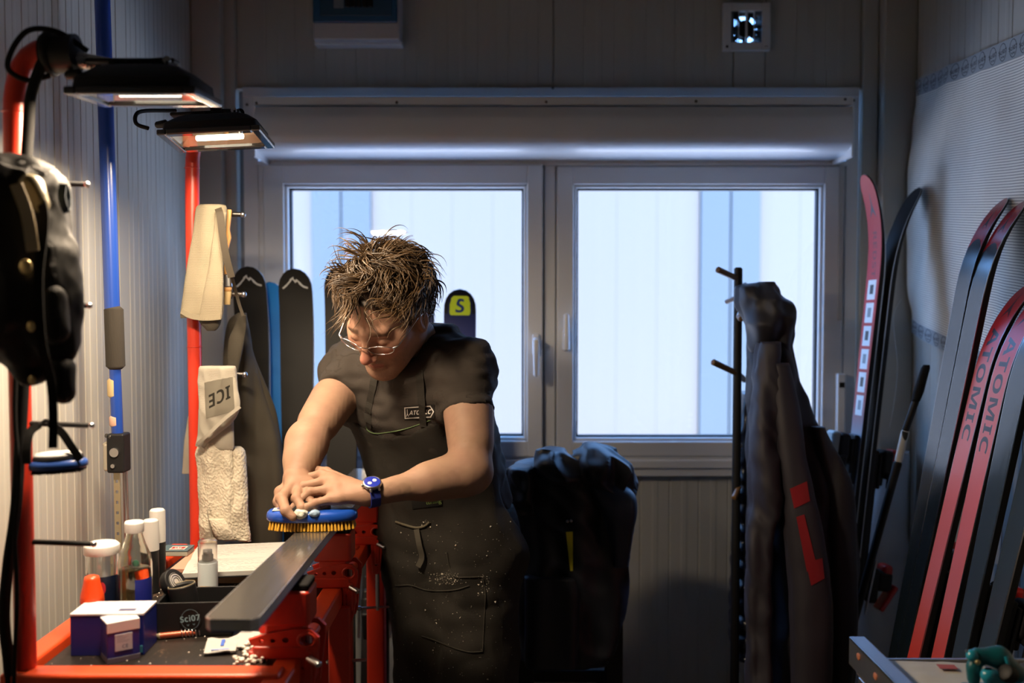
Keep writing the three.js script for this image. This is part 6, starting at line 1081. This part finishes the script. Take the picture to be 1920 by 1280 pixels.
  const patch = (name, F, corners, nu, nv, material, lift) => { // corners: top left, top right, bottom right, bottom left in view
    const rows = []; for (let j = 0; j <= nv; j++) rows.push(Array.from({ length: nu + 1 }, (_, i) => { const u = i / nu, w = j / nv, x = lerp(lerp(corners[0][0], corners[1][0], u), lerp(corners[3][0], corners[2][0], u), w), y = lerp(lerp(corners[0][1], corners[1][1], u), lerp(corners[3][1], corners[2][1], u), w); return onCloth(F, x, y, lift); }));
    if (rows.some((r) => r.some((p) => !p))) return null;
    const g = gridMesh(rows, false, false, true), uv = g.attributes.uv; for (let i = 0; i < uv.count; i++) uv.setY(i, 1 - uv.getY(i)); g.computeVertexNormals();
    return part(name, g, material, shirt);
  };
  const badge = canvasTex(256, 112, (c, w, h) => { c.fillStyle = '#15110f'; c.fillRect(0, 0, w, h); c.strokeStyle = '#d8d4cf'; c.lineWidth = 9; c.beginPath(); c.moveTo(8, 12); c.lineTo(222, 12); c.lineTo(248, 58); c.lineTo(222, 100); c.lineTo(8, 100); c.closePath(); c.stroke(); c.fillStyle = '#e0dcd6'; c.font = 'italic bold 50px sans-serif'; c.fillText('ATOMIC', 42, 74, 182); c.lineWidth = 5; c.beginPath(); c.moveTo(28, 26); c.lineTo(28, 62); c.lineTo(18, 86); c.moveTo(28, 62); c.lineTo(38, 86); c.stroke(); });
  patch('printed_badge', shirtF, [[757, 762], [814, 758], [815, 784], [758, 787]], 14, 6, mat(0xffffff, 0.85, 0, { map: badge }), 0.0015);
  const words = canvasTex(256, 64, (c, w, h) => { c.fillStyle = '#0f0d0a'; c.fillRect(0, 0, w, h); c.fillStyle = '#93b45c'; c.font = '46px sans-serif'; c.fillText('tuning', 120, 44, 132); });
  patch('printed_word', clothF, [[772, 938], [828, 931], [829, 947], [773, 954]], 12, 4, mat(0xffffff, 0.9, 0, { map: words }), 0.0015);
  const line = (name, F, pts, r, m, lift = 0.001, n = 40) => { const c = new THREE.CatmullRomCurve3(pts.map((p) => V(p[0], p[1], 0))), w = []; for (let i = 0; i <= n; i++) { const q = c.getPoint(i / n), s = onCloth(F, q.x, q.y, lift); if (s) w.push(s); } const mm = w.map((p) => p.z).sort((a, b) => a - b)[w.length >> 1], k = w.filter((p) => Math.abs(p.z - mm) < 0.12); if (k.length > 4) part(name, tube(k, r, 80, 8), m, o); };
  const green = mat(lin(0.10, 0.16, 0.06), 0.7);
  const ribbon = (name, F, pts, width, m, lift = 0.003, n = 24) => { const c = new THREE.CatmullRomCurve3(pts.map((p) => V(p[0], p[1], 0))), w = []; for (let i = 0; i <= n; i++) { const q = c.getPoint(i / n), s = onCloth(F, q.x, q.y, lift); if (s) w.push(s); } if (w.length > 4) part(name, strap(w, width, 0.0025, V(-0.3, 0.25, 1).normalize(), 40), m, o); };
  ribbon('neck_strap', shirtF, [[703, 694], [700, 720], [694, 750], [690, 775], [692, 800]], 0.017, apronMat);
  ribbon('neck_strap', shirtF, [[786, 694], [788, 720], [790, 750], [792, 775], [794, 800]], 0.017, apronMat);
  line('bib_piping', clothF, [[686, 800], [689, 806], [700, 812], [730, 810], [760, 804], [790, 794], [806, 788]], 0.0011, green);
  const stitch = mat(lin(0.028, 0.024, 0.017), 0.9);
  line('pocket_seam', apronF, [[906, 1085], [910, 1110], [908, 1160], [905, 1221]], 0.0014, stitch);
  line('pocket_seam', apronF, [[905, 1221], [880, 1222], [850, 1214], [815, 1200], [790, 1192]], 0.0016, stitch);
  line('pocket_seam', apronF, [[838, 1035], [842, 1060], [852, 1080], [875, 1082], [900, 1081]], 0.0014, stitch);
  line('pocket_seam', apronF, [[740, 1098], [770, 1097], [800, 1106], [850, 1106], [880, 1098]], 0.0014, stitch);
  const cord = mat(lin(0.10, 0.085, 0.055), 0.9, 0, { bumpMap: roughTex, bumpScale: 0.001 });
  line('waist_cord', clothF, [[742, 978], [760, 984], [780, 989], [796, 986], [806, 978]], 0.0028, cord, 0.002);
  { const a = onCloth(clothF, 781, 992, 0.008), b = onCloth(clothF, 786, 1020, 0.012), c = onCloth(clothF, 791, 1045, 0.012), d = onCloth(clothF, 784, 1062, 0.012); if (a && b && c && d) part('cord_end', strap([a, b, c, d], 0.013, 0.003, V(-0.3, 0.1, 1).normalize()), mat(lin(0.06, 0.052, 0.038), 0.9), o); }
  { // wax dust on apron and trousers
    const list = [], bs = new THREE.TetrahedronGeometry(1, 0);
    for (let i = 0; i < 460; i++) {
      const cl = rnd(); let px, py; if (cl < 0.25) { px = 835 + rr(-22, 22) + rr(-12, 12); py = 1086 + rr(-12, 10); } else if (cl < 0.32) { px = 800 + rr(-14, 8); py = 982 + rr(-8, 8); } else if (cl < 0.42) { px = 905 + rr(-10, 12); py = 1095 + rr(-18, 20); } else { px = rr(738, 960); py = 975 + 300 * rnd(); }
      const s = onCloth(clothF, px, py, 0.0006); if (!s) continue; const k = rnd() < 0.03 ? rr(0.002, 0.0032) : rr(0.0004, 0.0012); list.push(bs.clone().rotateX(rnd() * 6).rotateY(rnd() * 6).scale(k, k, k).translate(s.x, s.y, s.z));
    }
    const m = part('wax_dust', list, mat(lin(0.6, 0.54, 0.44), 0.7), o); m.userData.kind = 'stuff';
  }

  // ---------- watch
  {
    const ax = J.eL.clone().sub(J.wL).normalize(), c = J.wL.clone().addScaledVector(ax, 0.004), up = V(-0.18, 0.80, 0.57), n = up.addScaledVector(ax, -up.dot(ax)).normalize(), s = ax.clone().cross(n);
    const rb = 0.0252, rows = []; for (let j = 0; j <= 1; j++) rows.push([]);
    const band = (h, r0, r1) => { const out = []; for (const [r, d] of [[r0, -h], [r1, -h], [r1, h], [r0, h]]) out.push(Array.from({ length: 48 }, (_, i) => { const a = i / 48 * 6.28318; return c.clone().addScaledVector(ax, d).addScaledVector(n, Math.cos(a) * r).addScaledVector(s, Math.sin(a) * r); })); out.push(out[0]); return toCreasedNormals(gridMesh(out, true, false), 0.6); };
    const w = part('wrist_watch', band(0.0098, rb - 0.0025, rb + 0.0012), mat(lin(0.012, 0.025, 0.22), 0.55), o); w.userData.label = 'round blue wrist watch with silver case';
    const q = new THREE.Quaternion().setFromUnitVectors(UPV, n), at = c.clone().addScaledVector(n, rb + 0.002).addScaledVector(ax, -0.0005);
    const put = (g) => g.applyQuaternion(q).translate(at.x, at.y, at.z);
    part('watch_case', put(lathe([[0, -0.004], [0.0165, -0.004], [0.0188, -0.001], [0.0185, 0.0035], [0.0165, 0.0048], [0.0162, 0.004], [0, 0.004]], 40)), M.steel, w);
    part('dial', put(lathe([[0.0161, 0.0040], [0.016, 0.0046], [0, 0.0047]], 40)), mat(lin(0.012, 0.03, 0.36), 0.3, 0, { clearcoat: 1 }), w);
    for (const [x, z] of [[0.004, -0.005], [-0.004, 0.005]]) part('sub_dial', put(lathe([[0.0042, 0.0046], [0.004, 0.0051], [0, 0.0051]], 20).translate(x, 0, z)), mat(lin(0.7, 0.66, 0.66), 0.4), w);
    const lugDirs = [ax, s]; for (const a of [-1, 1]) for (const b of [-1, 1]) { const l0 = at.clone().addScaledVector(ax, a * 0.008).addScaledVector(s, b * 0.015), l1 = at.clone().addScaledVector(ax, a * 0.0085).addScaledVector(s, b * 0.0205).addScaledVector(n, -0.005); part('lug', rod(l0, l1, 0.0026, 0.0022, 10), M.steel, w); }
    part('crown', rod(at.clone().addScaledVector(ax, -0.018), at.clone().addScaledVector(ax, -0.022), 0.003, 0.003, 12), M.steel, w);
  }
  // ---------- glasses, in the head's frame
  {
    const H = (x, y, z) => fromHead(x, y, z), wire = mat(lin(0.75, 0.73, 0.72), 0.2, 1);
    const rim = (s, r = 1) => Array.from({ length: 28 }, (_, i) => { const a = i / 28 * 6.28318, x = s * (0.0355 + 0.0265 * Math.cos(a) * r), y = 0.000 + (Math.sin(a) > 0 ? 0.009 : 0.0155) * Math.sin(a) * r; return H(x, y, 0.108 - Math.abs(x) * 0.28 + y * 0.15); });
    const g = part('eyeglasses', tube([H(-0.011, 0.004, 0.1065), H(-0.005, 0.009, 0.112), H(0, 0.0105, 0.1135), H(0.005, 0.009, 0.112), H(0.011, 0.004, 0.1065)], 0.0011, 24, 8), wire, o);
    for (const s of [-1, 1]) {
      part('rim', tube(rim(s), 0.0010, 90, 8, true), wire, g);
      const rows = [rim(s), rim(s, 0.66), rim(s, 0.33), rim(s, 0.01)].map((r) => r); part('lens', gridMesh(rows, true), M.glass, g);
      part('hinge', rod(H(s * 0.0605, 0.003, 0.0905), H(s * 0.069, 0.005, 0.084), 0.0024, 0.002, 10), wire, g);
      part('temple_arm', tube([H(s * 0.069, 0.005, 0.085), H(s * 0.0745, 0.010, 0.05), H(s * 0.080, 0.017, 0.005), H(s * 0.082, 0.012, -0.02), H(s * 0.080, -0.01, -0.034)], 0.0012, 30, 8), wire, g);
      part('nose_pad', new THREE.SphereGeometry(0.003, 10, 8).scale(0.5, 1, 0.7).applyMatrix4(headMatrix.clone().multiply(new THREE.Matrix4().makeTranslation(s * 0.0095, -0.004, 0.1005))), M.glass, g);
    }
  }
  // ---------- hair: a cap and many curved locks
  {
    const C = V(0, 0.045, -0.015), R = V(0.078, 0.092, 0.100), q = V(0, 0, 0);
    const ell = (p, k = 0) => ellipsoid(p.x - C.x, p.y - C.y, p.z - C.z, R.x + k, R.y + k, R.z + k);
    const lineY = (p) => { const a = Math.abs(Math.atan2(p.x, p.z)); return a < 0.75 ? lerp(0.088, 0.072, a / 0.75) : a < 1.25 ? lerp(0.072, 0.004, (a - 0.75) / 0.5) : a < 1.75 ? lerp(0.004, 0.034, (a - 1.25) / 0.5) : lerp(0.034, -0.072, sstep(1.75, 2.4, a)); };
    const cap = surfaceNet((x, y, z) => { q.set(x, y, z); return smax(ell(q, 0.004) + 0.004 * noise(x * 50, y * 50, z * 50), lineY(q) + 0.004 * noise(x * 90, y * 90, 3) - y, 0.006); }, V(-0.1, -0.09, -0.14), V(0.1, 0.16, 0.11), 0.004);
    paint(cap, (p) => { const n = 0.8 + 0.5 * noise(p.x * 120, p.y * 120, p.z * 120); return [0.030 * n, 0.017 * n, 0.008 * n]; });
    cap.applyMatrix4(headMatrix); cap.setAttribute('uv', new THREE.BufferAttribute(new Float32Array(cap.attributes.position.count * 2), 2));
    const pos = [], col = [], idx = [], nrm = [];
    const grav = V(-HX.y, -HY.y, -HZ.y), whorl = V(-0.012, 0.145, -0.045), SEG = 11, SD = 5;
    let made = 0;
    for (let i = 0; i < 9000 && made < 3000; i++) {
      const u = rr(-1, 1), a = rnd() * 6.28318, s = Math.sqrt(1 - u * u), root = V(C.x + R.x * s * Math.cos(a), C.y + R.y * u, C.z + R.z * s * Math.sin(a));
      if (root.y < lineY(root) + 0.002) continue;
      const n = V((root.x - C.x) / R.x ** 2, (root.y - C.y) / R.y ** 2, (root.z - C.z) / R.z ** 2).normalize();
      const t = root.clone().sub(whorl); t.addScaledVector(n, -t.dot(n)).normalize(); if (!isFinite(t.x)) continue;
      const cl = V(noise(root.x * 26, root.y * 26, root.z * 26), noise(root.x * 26, root.y * 26 + 40, root.z * 26), noise(root.x * 26, root.y * 26, root.z * 26 + 40));
      const front = sstep(0.03, 0.08, root.z), side = sstep(0.045, 0.07, Math.abs(root.x));
      const dir = t.clone().addScaledVector(n, rr(0.25, 0.75)).addScaledVector(V(root.x > -0.01 ? 1 : -1, 0.5, -0.2), 0.75 * front).addScaledVector(cl, 3.0).add(V(rr(-0.12, 0.12), rr(-0.12, 0.12), rr(-0.12, 0.12))).normalize();
      const L = rr(0.05, 0.09) * (1 - 0.25 * side) * (root.y < 0 ? 0.75 : 1), step = L / SEG, curlA = 6 * noise(root.x * 13, root.y * 13, root.z * 13 + 9) + rr(-0.5, 0.5), curlR = rr(0.55, 1.0), curlF = 4.6 + 2.5 * noise(root.x * 11, root.y * 11, root.z * 11 + 3) + rr(-0.4, 0.4), lift = rr(0.006, 0.027) * (root.y < 0.01 ? 0.55 : 1), p = root.clone(), path = [p.clone()];
      for (let k = 1; k <= SEG; k++) {
        const f = k / SEG; dir.addScaledVector(grav, 0.05 + 0.08 * f).addScaledVector(n, -0.05).normalize();
        const b1 = dir.clone().cross(n).normalize(), w = Math.sin(curlA + f * curlF) * curlR;
        p.addScaledVector(dir, step).addScaledVector(b1, w * step).addScaledVector(n, Math.cos(curlA + f * curlF) * curlR * step * 0.6);
        const e = ell(p), want = Math.min(lift, 0.004 + lift * f * 2.2);
        if (e < want) { const m = V((p.x - C.x) / R.x ** 2, (p.y - C.y) / R.y ** 2, (p.z - C.z) / R.z ** 2).normalize(); p.addScaledVector(m, (want - e) * 0.8); }
        path.push(p.clone());
      }
      // keep locks off the face
      if (path.some((g) => g.z > 0.05 && g.y < 0.074 - 0.3 * Math.max(0, Math.abs(g.x) - 0.045) && Math.abs(g.x) < 0.08)) { if (rnd() > 0.045) continue; }
      if (path.some((g) => Math.abs(g.x) > 0.058 && g.y < 0.034 && g.z > -0.045)) { if (rnd() > 0.1) continue; }
      made++;
      const tone = clamp(0.35 + 0.5 * noise(root.x * 20 + 7, root.y * 20, root.z * 20) + rr(-0.25, 0.4), 0, 1), c0 = [lerp(0.030, 0.155, tone), lerp(0.017, 0.092, tone), lerp(0.008, 0.042, tone)], r0 = rr(0.0010, 0.0022);
      const k0 = pos.length / 3;
      path.forEach((g, k) => {
        const d = (path[k + 1] || g).clone().sub(path[k - 1] || g).normalize(), b1 = d.clone().cross(n).normalize(), b2 = d.clone().cross(b1), f = k / SEG, r = r0 * Math.max(0.12, Math.sin(Math.min(1, 0.25 + f * 1.4) * Math.PI * 0.5) * (1 - f ** 2.2));
        for (let m = 0; m < SD; m++) { const aa = m / SD * 6.28318, nn = b1.clone().multiplyScalar(Math.cos(aa)).addScaledVector(b2, Math.sin(aa)), w = fromHead(...g.clone().addScaledVector(nn, r).toArray()); pos.push(w.x, w.y, w.z); const wn = HX.clone().multiplyScalar(nn.x).addScaledVector(HY, nn.y).addScaledVector(HZ, nn.z); nrm.push(wn.x, wn.y, wn.z); const cc = 0.8 + 0.5 * f; col.push(c0[0] * cc, c0[1] * cc, c0[2] * cc); }
      });
      for (let k = 0; k < SEG; k++) for (let m = 0; m < SD; m++) { const a1 = k0 + k * SD + m, b = k0 + k * SD + (m + 1) % SD; idx.push(a1, b, a1 + SD, b, b + SD, a1 + SD); }
    }
    const locks = new THREE.BufferGeometry(); locks.setAttribute('position', new THREE.Float32BufferAttribute(pos, 3)); locks.setAttribute('normal', new THREE.Float32BufferAttribute(nrm, 3)); locks.setAttribute('color', new THREE.Float32BufferAttribute(col, 3)); locks.setIndex(idx); locks.setAttribute('uv', new THREE.BufferAttribute(new Float32Array(pos.length / 3 * 2), 2));
    const hairMat = mat(0xffffff, 0.42, 0, { vertexColors: true });
    const h = part('hair', [cap, locks], hairMat, o); h.userData.kind = 'stuff';
  }
  rebase(o, V(-0.13, 0, -2.43));
}
renderer.render(scene, camera);
